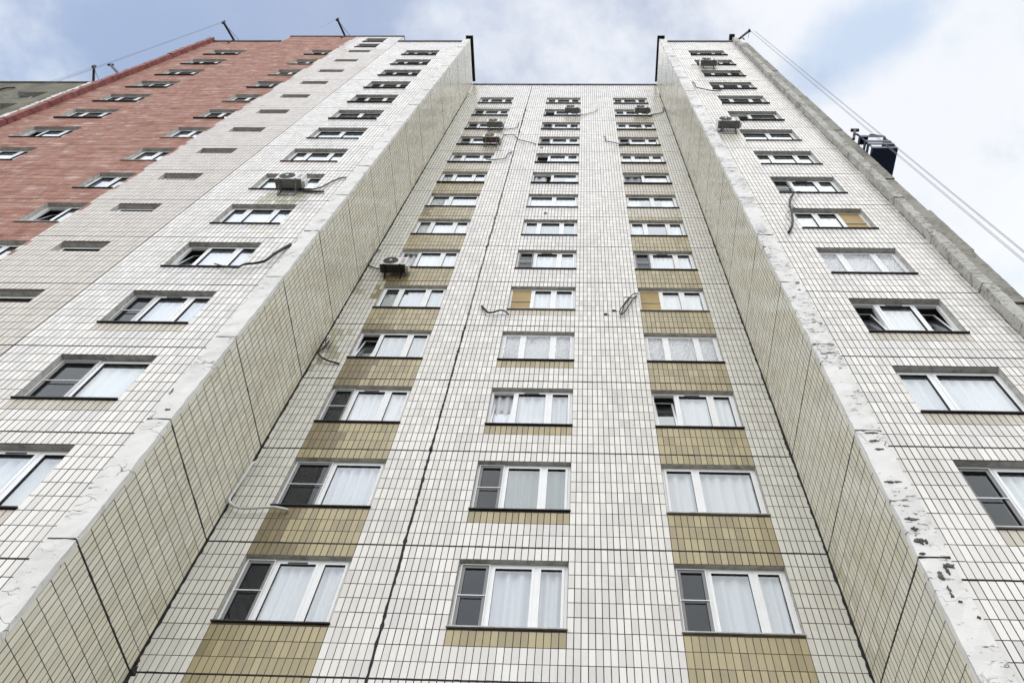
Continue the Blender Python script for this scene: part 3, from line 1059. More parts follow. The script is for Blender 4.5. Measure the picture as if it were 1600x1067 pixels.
# spalled patches of bare concrete on the corner strips
M['spall'] = plain('bare_dark_concrete', (0.13, 0.122, 0.108), 0.95, 0.1, nvar=0.5, ns=14, bump=0.6)
for (u, v, w, h) in ((1362, 677, .20, .06), (1367, 689, .17, .07), (1374, 702, .15, .05), (1389, 753, .14, .05), (1403, 753, .13, .03), (1424, 811, .20, .07),
                     (1428, 826, .12, .08), (1436, 844, .15, .16), (1447, 846, .05, .08), (1441, 865, .08, .05), (1482, 884, .16, .10), (1470, 899, .09, .14), (1479, 890, .05, .20),
                     (1483, 921, .04, .12), (1488, 931, .05, .10), (1245, 443, .10, .06), (1249, 453, .06, .04), (268, 612, .05, .22), (262, 640, .12, .04), (1530, 965, .05, .05), (1500, 940, .06, .04)):
    p = at_y(u, v, YS)
    if not (XL - 0.37 < p[0] < XL or XR < p[0] < XR + 0.38):
        p[0] = XL - 0.2 if p[0] < 0 else XR + 0.2
    nn = 17
    rr = [rng.uniform(0.3, 1.2) for _ in range(nn)]
    P = [(w / 2 * rr[k] * math.cos(2 * math.pi * k / nn), 0.0, h / 2 * rr[k] * math.sin(2 * math.pi * k / nn)) for k in range(nn)]
    mb = MB()
    mb.v = [(x, -0.012, z) for x, _, z in P] + [(x * 0.7, -0.017, z * 0.7) for x, _, z in P] + [(x * 1.02, 0.02, z * 1.02) for x, _, z in P]
    for k in range(nn):
        j = (k + 1) % nn
        mb.f += [(k, j, nn + j, nn + k), (2 * nn + k, 2 * nn + j, j, k)]
        mb.m += [0, 0]
    mb.f.append(tuple(nn + k for k in range(nn))); mb.m.append(0)
    mb.build('spalled_patch', 'spall', bld, tuple(p))


# ------------------------------------------------------------------ joint sealant
def joint(p, q, nrm, w, rough, mat, name='joint_sealant', depth=0.02, lift=0.004):
    """an uneven bead of sealant from p to q, lying in the joint"""
    p, q, nrm = np.array(p), np.array(q), np.array(nrm, float)
    L = np.linalg.norm(q - p)
    d = (q - p) / L
    s = np.cross(d, nrm)
    n = max(4, int(L / 0.09))
    t = np.linspace(0, 1, n + 1)
    wob = np.convolve(rng.normal(0, 1, n + 5), np.ones(5) / 5, 'valid')[:n + 1] * rough
    ww = w * (1 + np.clip(rng.normal(0, 0.35, n + 1), -0.7, 1.2) * min(1, rough * 120))
    c = p + np.outer(t * L, d) + np.outer(wob, s)
    h = lift + np.abs(rng.normal(0, rough * 0.4, n + 1))
    V = np.concatenate([c - np.outer(ww / 2, s) - nrm * depth, c - np.outer(ww / 2, s) + np.outer(h, nrm),
                        c + np.outer(ww / 2, s) + np.outer(h, nrm), c + np.outer(ww / 2, s) - nrm * depth])
    m = n + 1
    Q = []
    for i in range(n):
        for k in range(3):
            Q.append((k * m + i, k * m + i + 1, (k + 1) * m + i + 1, (k + 1) * m + i))
    return link(name, mesh_np(name, V, Q, [mat]), bld)


NF = (0, -1, 0)
for f in range(0, 15):
    z = ZB + f * H
    heavy = f in (0, 1, 2, 3, 4, 5)
    for x0, x1 in ((XL, XJ), (XJ, XR)):
        joint((x0, YC, z), (x1, YC, z), NF, 0.030 if heavy else 0.024, 0.005, 'sealant')
    for x0, x1 in ((-21.45, -17.41), (-17.41, -10.39)):
        joint((x0, YF, z + SOFF), (x1, YF, z + SOFF), NF, 0.02, 0.003, 'sealant' if f < 6 else 'sealant_grey')
    joint((-10.39, YF, z + SOFF), (LX1 - 0.02, YF, z + SOFF), NF, 0.026, 0.005, 'sealant')
    joint((RX0 + 0.03, YF, z + SOFF), (RX1, YF, z + SOFF), NF, 0.028, 0.005, 'sealant')
    joint((XL, YS, z), (XL, 0, z), (1, 0, 0), 0.034 if f < 4 else 0.022, 0.006, 'sealant', lift=0.006)
    joint((XR, YS, z), (XR, 0, z), (-1, 0, 0), 0.026 if f < 3 else 0.018, 0.005, 'sealant', lift=0.006)
    joint((XL - 0.38, YS, z), (XL, YS, z), NF, 0.022, 0.004, 'sealant')
    joint((XR, YS, z), (XR + 0.40, YS, z), NF, 0.022, 0.005, 'sealant')
for f in range(0, 15):
    z = ZB + (f - 1) * H
    zt = min(z + H, ZB + 42.3)
    joint((XJ, YC, z), (XJ, YC, zt), NF, 0.042 if f not in (7, 8, 12, 13) else 0.06, 0.012 if f not in (6, 7, 8, 12, 13) else 0.022,
          'sealant' if f not in (5, 6, 7, 8) else 'sealant_grey', lift=0.006)
    joint((XL + 0.01, YC - 0.01, z), (XL + 0.01, YC - 0.01, zt), NF, 0.05, 0.012, 'sealant', lift=0.004)
    joint((XR - 0.01, YC - 0.01, z), (XR - 0.01, YC - 0.01, zt), NF, 0.05, 0.012, 'sealant', lift=0.004)
    joint((-10.39, YF, z), (-10.39, YF, zt - 0.9), NF, 0.028, 0.004, 'sealant')
    joint((-17.41, YF, z), (-17.41, YF, zt - 0.9), NF, 0.024, 0.004, 'sealant_grey')
    joint((RX1, YF - 0.005, z), (RX1, YF - 0.005, zt - 0.9), NF, 0.05, 0.012, 'sealant_grey')


for (x, z, rr) in ((XL + 0.03, ZB, 0.16), (XL + 0.02, ZB + 0.16, 0.08), (XL + 0.02, ZB - 0.2, 0.11), (XJ, ZB + 2 * H, 0.05), (XJ, ZB + 6 * H + 0.02, 0.09), (XJ - 0.03, ZB + 6 * H - 0.12, 0.06)):
    nn = 14
    mb = MB()
    rad = [rr * rng.uniform(0.5, 1.15) for _ in range(nn)]
    ring = [(rad[k] * math.cos(2 * math.pi * k / nn) * 0.6, -0.006, rad[k] * math.sin(2 * math.pi * k / nn)) for k in range(nn)]
    for k in range(nn):
        a, b = ring[k], ring[(k + 1) % nn]
        mb.quad(a, b, (b[0] * 0.4, -0.03 - rng.uniform(0, 0.01), b[2] * 0.4), (a[0] * 0.4, -0.03, a[2] * 0.4))
    mb.v += [(0, -0.035, 0)]
    c0 = len(mb.v) - 1
    for k in range(nn):
        mb.f.append((4 * k + 3, 4 * k + 2, c0)); mb.m.append(0)
    mb.build('sealant_clump', 'sealant', bld, (x, YC, z))


# ------------------------------------------------------------------ windows
def curtain(x0, x1, z0, z1, y, mat, parent, amp=0.02, waves=9):
    n = 40
    xs = np.linspace(x0, x1, n + 1)
    ph = rng.uniform(0, 6)
    yy = y + amp * np.sin((xs - x0) / (x1 - x0) * waves * 2 * math.pi + ph + 0.8 * np.sin(xs * 7))
    V = np.concatenate([np.stack([xs, yy, np.full(n + 1, z0)], 1), np.stack([xs, yy, np.full(n + 1, z1)], 1)])
    Q = [(i, i + 1, n + 2 + i, n + 1 + i) for i in range(n)]
    return link('curtain', mesh_np('curtain', V, Q, [mat], smooth=True), parent)


def film(x0, x1, z0, z1, y, parent):
    n, m = 26, 22
    cx = rng.uniform(0, 1, (5, 2))
    X, Z = np.meshgrid(np.linspace(0, 1, n + 1), np.linspace(0, 1, m + 1), indexing='ij')
    D = np.zeros_like(X)
    for (a, b) in [(0, 0), (1, 0), (0, 1), (1, 1)] + cx.tolist()[:2]:
        th = np.arctan2(Z - b, X - a)
        r = np.hypot(Z - b, X - a)
        D += np.sin(th * rng.uniform(14, 26) + rng.uniform(0, 6)) * np.exp(-r * 2.2) * 0.012
    D += rng.normal(0, 0.0025, D.shape)
    D -= 0.05 * np.sin(X * math.pi) * np.sin(Z * math.pi) * 0.5
    V = np.stack([x0 + X * (x1 - x0), y + D, z0 + Z * (z1 - z0)], -1).reshape(-1, 3)
    Q = [(i * (m + 1) + k, (i + 1) * (m + 1) + k, (i + 1) * (m + 1) + k + 1, i * (m + 1) + k + 1) for i in range(n) for k in range(m)]
    return link('plastic_film', mesh_np('plastic_film', V, Q, ['film']), parent)


def window(x0, x1, z0, z1, Y, split=(0.29, 0.71), screen=None, open_=(), films=False, board=None, cur=None, sill='sill_dark',
           dep=0.125, label=None, dark=False, vent=False, sill_out=0.045, cur_top=None):
    """x0..z1: the opening (z above the joint datum); split: where the mullions stand; screen: index of the light with
    insect mesh; open_: tilted lights; board: index of the light closed with a tan board"""
    W, Hh = x1 - x0, z1 - z0
    fw = 0.055
    mb = MB()
    mb.ring(0, W, 0, Hh, fw, dep, dep + 0.07)
    cuts = [fw] + [W * s for s in split] + [W - fw]
    lights = []
    for i in range(len(cuts) - 1):
        a = cuts[i] + (0.0 if i == 0 else 0.028)
        b = cuts[i + 1] - (0.0 if i == len(cuts) - 2 else 0.028)
        lights.append((a, b))
    for s in split:
        mb.box(W * s - 0.032, W * s + 0.032, dep + 0.002, dep + 0.068, fw, Hh - fw)
    w = mb.build('window', 'pvc', bld, (x0, Y, ZB + z0))
    if label:
        w['label'] = label
    y0 = dep - 0.010
    for i, (a, b) in enumerate(lights):
        if board == i:
            bd = MB().box(a, b, dep + 0.02, dep + 0.03, fw, Hh - fw).build('board', 'board', w)
            MB().box(a, b, dep - 0.004, dep + 0.019, Hh * 0.47, Hh * 0.47 + 0.022).build('glazing_bar', 'sill_light', w)
            continue
        a2, b2, c2, d2 = a + 0.004, b - 0.004, fw + 0.004, Hh - fw - 0.004
        sw = 0.05 if b - a > 0.35 else 0.04
        op = i in open_
        sm = MB().ring(a2, b2, 0, d2 - c2, sw, y0 if not op else 0.0, y0 + 0.062 if not op else 0.062, 0, 1)  # inner edges take the black that paints in the shadow line
        gy, ga, gb, gc, gd = (y0 if not op else 0.0) + 0.030, a2 + sw - 0.006, b2 - sw + 0.006, sw - 0.006, d2 - c2 - sw + 0.006
        pm = MB().quad((ga, gy, gc), (gb, gy, gc), (gb, gy, gd), (ga, gy, gd))
        so = sm.build('sash', ['pvc', 'gasket_shade'], w, (0, 0 if not op else y0, c2))
        po = pm.build('pane', 'glass', w, (0, 0 if not op else y0, c2))
        if op:
            ang = -math.radians(9 if Hh > 1 else 6)
            so.rotation_euler = (ang, 0, 0)
            po.rotation_euler = (ang, 0, 0)
        if screen == i:
            sc = MB().ring(a - 0.02, b + 0.02, fw - 0.02, Hh - fw + 0.02, 0.018, dep - 0.030, dep - 0.014)
            sc.box(a, b, dep - 0.030, dep - 0.016, Hh * 0.5 - 0.009, Hh * 0.5 + 0.009)
            sc.build('screen_frame', 'pvc', w)
            MB().quad((a, dep - 0.022, fw), (b, dep - 0.022, fw), (b, dep - 0.022, Hh - fw), (a, dep - 0.022, Hh - fw)).build('insect_screen', 'mesh', w)
    if vent:
        a, b = lights[len(lights) // 2]
        MB().box(a + (b - a) * 0.25, a + (b - a) * 0.72, dep - 0.022, dep - 0.0105, Hh - fw - 0.045, Hh - fw - 0.022).build('vent', 'gasket_shade', w)
    # room behind
    rx0, rx1, rz0, rz1, ry0, ry1 = -0.32, W + 0.32, -0.75, Hh + 0.28, dep + 0.085, dep + 2.0
    rm = MB()
    rm.quad((rx0, ry1, rz0), (rx1, ry1, rz0), (rx1, ry1, rz1), (rx0, ry1, rz1))
    rm.quad((rx0, ry0, rz1), (rx0, ry1, rz1), (rx1, ry1, rz1), (rx1, ry0, rz1))
    rm.quad((rx0, ry0, rz0), (rx1, ry0, rz0), (rx1, ry1, rz0), (rx0, ry1, rz0))
    rm.quad((rx0, ry0, rz0), (rx0, ry1, rz0), (rx0, ry1, rz1), (rx0, ry0, rz1))
    rm.quad((rx1, ry1, rz0), (rx1, ry0, rz0), (rx1, ry0, rz1), (rx1, ry1, rz1))
    rm.quad((rx0, ry0, Hh - 0.01), (rx1, ry0, Hh - 0.01), (rx1, ry0, rz1), (rx0, ry0, rz1))
    rm.quad((rx0, ry0, rz0), (rx1, ry0, rz0), (rx1, ry0, 0.01), (rx0, ry0, 0.01))
    rm.quad((rx0, ry0, 0), (0.01, ry0, 0), (0.01, ry0, Hh), (rx0, ry0, Hh))
    rm.quad((W - 0.01, ry0, 0), (rx1, ry0, 0), (rx1, ry0, Hh), (W - 0.01, ry0, Hh))
    rm.build('room', 'room', w)
    if cur:
        mat, spans = cur
        if screen is not None or open_:
            hid = ([screen] if screen is not None else []) + [i for i in open_ if rng.random() < 0.6]
            keep_ = [(lights[i][0] / W - 0.02, lights[i][1] / W + 0.02) for i in range(len(lights)) if i not in hid]
            spans = [(max(a, c), min(b, d)) for a, b in spans for c, d in keep_ if min(b, d) > max(a, c) + 0.02]
        for (a, b) in spans:
            curtain(W * a, W * b, -0.1, (Hh + 0.12) if cur_top is None else cur_top, ry0 + 0.05, mat, w, rng.uniform(0.02, 0.045), max(2, round(rng.uniform(7, 12) * (b - a))))
    if films:
        for (a, b) in lights:
            film(a + 0.03, b - 0.03, fw + 0.03, Hh - fw - 0.03, dep - 0.006, w)
    if sill:
        so = sill_out
        sb = MB()
        sb.quad((-0.02, -so, 0.0), (W + 0.02, -so, 0.0), (W, dep + 0.01, 0.035), (0, dep + 0.01, 0.035))
        sb.quad((-0.02, -so, -0.024), (W + 0.02, -so, -0.024), (W + 0.02, -so, 0.0), (-0.02, -so, 0.0))
        sb.quad((-0.02, -0.007, -0.024), (W + 0.02, -0.007, -0.024), (W + 0.02, -so, -0.024), (-0.02, -so, -0.024))
        sb.quad((-0.02, -so, -0.024), (-0.02, -so, 0), (-0.02, -0.007, 0.0), (-0.02, -0.007, -0.024))
        sb.quad((W + 0.02, -so, 0), (W + 0.02, -so, -0.024), (W + 0.02, -0.007, -0.024), (W + 0.02, -0.007, 0.0))
        sb.build('sill', sill, w)
    return w


ALL = [(0.0, 1.0)]
T3, T2, T2W, T2R = (0.29, 0.71), (0.42,), (0.36,), (0.52,)
P3 = (0.335, 0.665)
net = ('net', ALL)
lace = ('lace', ALL)
blind = ('blind', ALL)
grey = ('grey_cloth', ALL)
SPEC = {
    'left': {0: {}, 1: dict(screen=0, cur=net, vent=True), 2: dict(split=T2, screen=0, cur=lace, sill='sill_dark'), 3: dict(screen=0, cur=blind, vent=True),
             4: dict(open_=(0,), cur=grey), 5: dict(cur=grey), 6: dict(open_=(0,), cur=blind), 7: dict(cur=net), 8: dict(split=T2, cur=('net', [(0.42, 1)])),
             9: dict(cur=net), 10: dict(cur=net), 11: dict(screen=0, cur=net), 12: dict(screen=0), 13: dict(screen=0), 14: {}},
    'middle': {0: {}, 1: dict(screen=0, cur=lace, sill='sill_light'), 2: dict(screen=0, cur=('teal', [(0.29, 1)])), 3: dict(open_=(0,), cur=net, vent=True),
               4: dict(films=True, cur=blind), 5: dict(split=P3, board=0, cur=blind, sill='sill_light'), 6: dict(screen=0, cur=net, vent=True), 7: dict(cur=blind),
               8: dict(split=T2R, cur=net), 9: dict(split=T2, open_=(0,), cur=grey), 10: dict(open_=(0,), cur=net), 11: dict(screen=0, cur=net),
               12: dict(screen=0, cur=net), 13: dict(open_=(0,)), 14: {}},
    'right': {0: {}, 1: dict(screen=0, cur=lace, sill='sill_light'), 2: dict(split=T2W, cur=lace, sill='sill_light'), 3: dict(open_=(0,), cur=blind, vent=True),
              4: dict(films=True, cur=blind), 5: dict(split=P3, board=0, cur=blind, sill='sill_light'), 6: dict(screen=0, cur=net, vent=True), 7: dict(cur=net),
              8: dict(split=T2R, cur=net), 9: dict(split=T2, open_=(0,), cur=grey), 10: dict(cur=net), 11: dict(screen=0, cur=net),
              12: dict(cur=('net', [(0.3, 0.55)])), 13: {}, 14: {}},
    'pl': {0: {}, 1: dict(cur=lace, vent=True), 2: dict(split=T2, screen=0, cur=('net', [(0.4, 1)])), 3: dict(screen=0, cur=net, vent=True), 4: dict(open_=(0,), cur=blind),
           5: dict(cur=net), 6: dict(cur=net), 7: dict(cur=net, sill='sill_rust'), 8: dict(split=T2R, cur=net), 9: dict(split=T2R, cur=net),
           10: dict(screen=0, cur=net), 11: dict(screen=0), 12: dict(screen=0), 13: {}, 14: {}},
    'pr': {0: {}, 1: dict(screen=0, cur=net, sill='sill_light'), 2: dict(split=T2W, cur=net), 3: dict(open_=(0, 2), cur=blind, vent=True), 4: dict(films=True, cur=blind, open_=()),
           5: dict(split=P3, board=2, cur=blind), 6: dict(screen=0, cur=net, vent=True), 7: dict(cur=net), 8: dict(split=T2R, cur=net), 9: dict(split=T2, open_=(0,), cur=grey),
           10: dict(cur=net), 11: {}, 12: dict(screen=2), 13: {}, 14: {}},
}
for col_ in SPEC.values():      # no two flats hang the same curtains
    for f, d_ in col_.items():
        if f >= 7 and 'cur' in d_ and not d_.get('films'):
            k_ = rng.random()
            if k_ < 0.25:
                d_['cur'] = ('grey_cloth', ALL)
            elif k_ < 0.45:
                d_['cur'] = ('net', [(0.0, 0.3), (0.72, 1.0)])
            elif k_ < 0.58:
                d_['cur'] = ('teal', ALL)
for f in range(0, 15):
    zb = (f - 1) * H
    so = 0.045 if f < 9 else 0.075
    for w in ('left', 'middle', 'right'):
        window(*WIN_C[w], zb + SILL, zb + HEAD, YC, sill_out=so, dep=0.105, **SPEC[w][f])
    window(*WIN_P, zb + SS, zb + SH, YF, sill_out=so, **SPEC['pl'][f])
    window(*WIN_R, zb + SS, zb + SH, YF, sill_out=so, **SPEC['pr'][f])
    if f >= 2:
        window(*WIN_N, zb + NS, zb + NH, YF, split=(), sill=None, dep=0.13, cur=None)
    if f >= 4:
        window(*WIN_D, zb + SS, zb + SH, YF, split=(0.55,), cur=net if f % 3 else None, open_=(0,) if f in (5, 11) else (),
               sill='sill_dark' if f in (6, 11, 14, 9) else 'sill_light', sill_out=so)
    if f >= 7:
        window(*WIN_T, zb + SS, zb + SH, YF, cur=net if f % 2 else None, open_=(0,) if f in (8, 11) else (), sill_out=so)
for z0, z1 in ((39.6, 40.75), (41.5, 42.65)):
    window(*WIN_N, z0, z1, YF, split=(), sill='sill_dark', dep=0.17)


# ------------------------------------------------------------------ far wing beyond the red end
far = empty('apartment_building', (-30, -0.55, 0))
tag(far, 'ochre tiled apartment wing with dark windows rising beyond the red end fin', 'building')
FY = -0.55
fw_ = MB()
wx0, wx1 = -31.62, -29.82
zcur = 0
for k in range(0, 15):
    wz0, wz1 = ZB + 36.0 - 2.8 * k, ZB + 37.48 - 2.8 * k
    top = ZB + 39.9 if k == 0 else ZB + 36.0 - 2.8 * (k - 1)
    if wz0 < 1:
        break
    fw_.quad((-45, FY, wz1), (-28.8, FY, wz1), (-28.8, FY, top), (-45, FY, top))
    for a, b in ((-45, -35.2), (-33.4, wx0), (wx1, -28.8)):
        fw_.quad((a, FY, wz0), (b, FY, wz0), (b, FY, wz1), (a, FY, wz1))
    low = wz0
    for a, b in ((-35.2, -33.4), (wx0, wx1)):
        fw_.quad((a, FY, wz1), (b, FY, wz1), (b, FY + 0.3, wz1), (a, FY + 0.3, wz1), 1)
        fw_.quad((a, FY, wz0), (a, FY, wz1), (a, FY + 0.3, wz1), (a, FY + 0.3, wz0), 1)
        fw_.quad((b, FY, wz1), (b, FY, wz0), (b, FY + 0.3, wz0), (b, FY + 0.3, wz1), 1)
        win = MB().ring(0, b - a, 0, wz1 - wz0, 0.06, 0, 0.06).box((b - a) * 0.45 - 0.03, (b - a) * 0.45 + 0.03, 0.002, 0.058, 0.06, wz1 - wz0 - 0.06).build('window', 'sill_light', far, (a + 30, 0.22, wz0))
        MB().quad((0.05, 0.03, 0.05), (b - a - 0.05, 0.03, 0.05), (b - a - 0.05, 0.03, wz1 - wz0 - 0.05), (0.05, 0.03, wz1 - wz0 - 0.05)).build('pane', 'glass', win)
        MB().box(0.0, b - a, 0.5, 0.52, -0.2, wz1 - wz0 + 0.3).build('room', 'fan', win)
fw_.quad((-45, FY, 0), (-28.8, FY, 0), (-28.8, FY, low), (-45, FY, low))
o = fw_.build('wall', ['ochre', 'reveal'], far)
o.location = (30, 0.55, 0)
tf = MB()
for z in np.arange(ZB + 20, ZB + 39.9, ROW):
    pass
MB().box(-45 + 30, -28.79 + 30, 0.31, 12, 0, ZB + 39.7).build('core', 'roof', far)
for k in range(6):
    rough_block('corner_strip', -28.8 + 30, -28.42 + 30, -0.06, 0.3, ZB + 39.9 - 2.8 * (k + 1) + 0.02, ZB + 39.9 - 2.8 * k, 'column_worn', far, 0.02)
MB().box(-45 + 30, -28.4 + 30, -0.09, 0.3, ZB + 39.9, ZB + 40.02).build('coping', 'gable', far)


# ------------------------------------------------------------------ air conditioners
def aircon(x, z, Y, label, under='ac_under', w=0.80, h=0.55, d=0.30, gap=0.10, pipe=None, pipe_mat='insul', pipe_r=0.022, legs=0.34, bar=None):
    """x, z: middle of the bottom; Y: wall plane it hangs on"""
    o = empty('air_conditioner', (x, Y, ZB + z))
    tag(o, label, 'air conditioner', 'outdoor units hung on the wall')
    y1, y0 = -gap, -gap - d
    b = MB().box(-w / 2, w / 2, y0, y1, 0.02, h).build('casing', 'ac', o, bevel=0.012)
    MB().box(-w / 2 + 0.01, w / 2 - 0.01, y0 + 0.01, y1 - 0.01, 0.0, 0.02).build('base_pan', under, o)
    fx, fz, r = -w * 0.12, h * 0.52, h * 0.42
    g = MB()
    g.disc((fx, y0 - 0.012, fz), r, 24, 0, 0.012)
    g.build('fan_opening', 'fan', o)
    gr = MB()
    for rr in (r, r * 0.78, r * 0.56, r * 0.34):
        gr.disc((fx, y0 - 0.022, fz), rr, 24, 0, 0.006, rr - 0.008)
    for k in range(6):
        t = k * math.pi / 6
        gr.bar((fx - r * math.cos(t), y0 - 0.024, fz - r * math.sin(t)), (fx + r * math.cos(t), y0 - 0.024, fz + r * math.sin(t)), 0.006, 0.006)
    gr.build('fan_guard', 'bracket', o)
    MB().disc((fx, y0 - 0.030, fz), r * 0.2, 16, 0, 0.006).build('fan_hub', 'ac', o)
    MB().box(w / 2, w / 2 + 0.07, y0 + 0.08, y1 - 0.02, 0.06, 0.30).build('valve_cover', 'ac', o, bevel=0.01)
    lo = MB()
    for k in range(4):
        lo.box(w * 0.5 - 0.16 + k * 0.03, w * 0.5 - 0.145 + k * 0.03, y0 - 0.004, y0 + 0.0, 0.1, h - 0.1)
    lo.build('louvre', 'ac_under', o)
    for s in (-1, 1):
        sx = s * w * 0.31
        br = MB()
        br.box(sx - 0.02, sx + 0.02, y0 - 0.03, -0.006, -0.042, -0.002)
        br.box(sx - 0.02, sx + 0.02, -0.046, -0.008, -legs, -0.043)
        br.bar((sx, y0 + 0.10, -0.05), (sx, -0.05, -legs + 0.06), 0.018, 0.018)
        br.build('bracket', 'bracket' if under != 'ac_black' else 'steel', o)
        MB().box(sx - 0.035, sx + 0.035, y0 + 0.01, y0 + 0.05, -0.0015, 0.018).build('foot', 'fan', o)
    if bar:
        MB().box(-w * 0.31, w * 0.31, -0.03, -0.01, -legs, -legs + 0.03).build('brace', 'bracket', o)
    if pipe:
        P = [tuple(at_y(u, v, Y - 0.05) - np.array([x, Y, ZB + z])) for u, v in pipe]
        MB().tube(spline(P, 5), pipe_r, 7).build('pipe', pipe_mat, o, smooth=True)
    return o


def zpx(u0, v0, s, L):
    return [(u0 + a / s, v0 + b / s) for a, b in L]


Z3 = lambda L: zpx(395, 250, 10.667, L)
Z4 = lambda L: zpx(570, 370, 10.667, L)
Z5 = lambda L: zpx(730, 160, 10.667, L)
Z8 = lambda L: zpx(860, 140, 8.0, L)
a1 = aircon(-7.95, 14.45, YF, 'pale air conditioner with black fan on the left wing beside its corner strip',
            pipe=Z3([(790, 450), (850, 525), (900, 502), (1000, 490), (1150, 450), (1300, 370), (1450, 308), (1560, 290)]), bar=True)
cd = MB().bar((0.42, -0.05, -0.06), (1.06, -0.05, -0.10), 0.05, 0.06).build('conduit_box', 'insul', a1)
aircon(-5.12, 14.33, YC, 'dark based air conditioner beside the inner left corner at mid height', under='ac_black', legs=0.2,
       pipe=Z4([(300, 545), (200, 530), (110, 500), (70, 460), (90, 380), (200, 240), (260, 225)]))
aircon(-3.72, 31.75, YC, 'upper of two stacked air conditioners in the left window column near the roof',
       pipe=Z5([(590, 410), (640, 450), (740, 440), (830, 420), (862, 330)]), pipe_r=0.018)
aircon(-3.60, 28.95, YC, 'lower of two stacked air conditioners in the left window column near the roof', under='ac_brown',
       pipe=Z5([(510, 640), (545, 700), (600, 560), (620, 548)]), pipe_r=0.018)
aircon(0.11, 34.75, YC, 'air conditioner at the middle window column just below the roof',
       pipe=Z8([(365, 290), (390, 322), (470, 300), (550, 280), (595, 235)]), pipe_mat='insul_light', pipe_r=0.018)
aircon(3.83, 34.80, YC, 'air conditioner at the right window column just below the roof',
       pipe=Z8([(1235, 335), (1260, 320), (1330, 305), (1395, 290), (1420, 250), (1402, 230)]), pipe_r=0.022)
aircon(6.90, 33.45, YF, 'air conditioner just below the roof on the right wing',
       pipe=[(1100, 103), (1094, 102), (1080, 102)], pipe_r=0.015)
aircon(6.02, 21.45, YF, 'air conditioner beside the corner strip of the right wing', pipe=[(1131, 200), (1125, 205), (1122, 206)], bar=True)


# ------------------------------------------------------------------ loose cables and hoses on the wall
def cable(px, Y, r, label, mat='cable', off=0.05, taper=None, extra=()):
    lift = [off * (0.4 if i in (0, len(px) - 1) else 1.0) for i in range(len(px))]
    P = [at_y(u, v, Y - l) for (u, v), l in zip(px, lift)]
    base = P[0]
    mb = MB().tube(spline([tuple(p - base) for p in P], 6), r, 7, 0, taper)
    for e, rr in extra:
        mb.tube(spline([tuple(at_y(u, v, Y - off * 1.2) - base) for u, v in e], 5), rr, 6)
    o = mb.build('cable', mat, None, tuple(base), smooth=True)
    tag(o, label, 'cable', 'loose cables on the wall')
    return o


cable([(335, 412), (350, 416), (369, 418), (382, 413), (400, 411), (415, 407), (430, 396), (454, 382)], YF, 0.030,
      'thick black cable end sagging across a window of the left wing', off=0.10, taper=(0.5, 1.35))
cable([(514, 533), (507, 542), (498, 550), (501, 557), (512, 563), (530, 568)], YC, 0.024,
      'short curved black cable beside the inner left corner at mid height', off=0.08,
      extra=[([(520, 534), (511, 545), (509, 533), (514, 527)], 0.014)])
cable([(753, 478.5), (757.5, 483.5), (762.5, 488), (770, 488), (782.5, 484.7), (790, 487), (795, 491.5)], YC, 0.024,
      'short wavy cable left of the middle window with a tan board', off=0.09, taper=(1.5, 0.7))
C5 = lambda L: zpx(930, 440, 10.667, L)
cable(C5([(705, 200), (640, 205), (590, 250), (520, 320), (450, 420), (408, 490), (430, 550), (500, 495), (560, 400), (640, 280), (690, 240)]), YC, 0.017,
      'looped black cables hanging left of the right window with a tan board', off=0.09,
      extra=[(C5([(600, 240), (540, 330), (480, 400), (450, 500), (432, 550)]), 0.016), (C5([(475, 270), (540, 258), (620, 275), (680, 270)]), 0.013)])
C8 = lambda L: zpx(1200, 280, 10.667, L)
cable(C8([(535, 208), (470, 215), (400, 270), (358, 360), (375, 480), (395, 560), (410, 680), (395, 790), (345, 890)]), YF, 0.026,
      'thick black cable hanging down past two windows of the right wing', off=0.11, taper=(0.6, 1.4),
      extra=[(C8([(440, 235), (400, 310), (372, 400), (370, 470)]), 0.014), (C8([(385, 455), (430, 475), (480, 490), (515, 482)]), 0.012),
             (C8([(370, 520), (310, 580), (300, 630), (390, 730)]), 0.006)])
C6 = lambda L: zpx(340, 690, 8.89, L)
cable(C6([(515, 285), (470, 315), (360, 490), (230, 690), (163, 800), (190, 865), (290, 912), (450, 922), (700, 908), (830, 912), (980, 945)]), YC, 0.028,
      'white hose bent round the inner left corner below a window', mat='hose', off=0.13)
cable(Z5([(260, 915), (320, 945), (380, 962), (520, 950), (625, 935), (680, 860), (745, 830)]), YC, 0.020,
      'black cable running from a left column window towards the panel joint', off=0.08)
cable(Z5([(620, 548), (700, 540), (780, 547), (840, 610), (900, 635), (1020, 662), (1150, 700)]), YC, 0.020,
      'black cable crossing the panel joint to the middle window near the roof', off=0.07)
cable(Z8([(668, 590), (692, 592), (690, 640), (740, 655), (820, 667), (880, 690), (980, 675)]), YC, 0.020,
      'black cable leading to the right window with a dark screen near the roof', off=0.07)
cable([(1082, 128), (1086, 131), (1088, 136.5), (1100, 139.5), (1117, 142.5), (1127, 140)], YF, 0.022,
      'black cable curling to a window near the top of the right wing', off=0.08)
far_c = cable([(-6, 142), (6, 138.5), (14, 137.5), (23, 136.5)], FY, 0.045, 'black cable on the ochre wing beyond the red end', off=0.1)


# small debris left on the wall: bracket stubs
def stub(u, v, Y, label, s=1.0):
    p = at_y(u, v, Y)
    mb = MB().box(-0.05 * s, 0.05 * s, -0.05, 0.0, -0.012, 0.012).bar((-0.03 * s, -0.03, 0.0), (0.10 * s, -0.02, -0.03), 0.015, 0.015)
    o = mb.build('bracket_stub', 'insul', None, tuple(p))
    tag(o, label, 'bracket', 'stubs left on the wall')


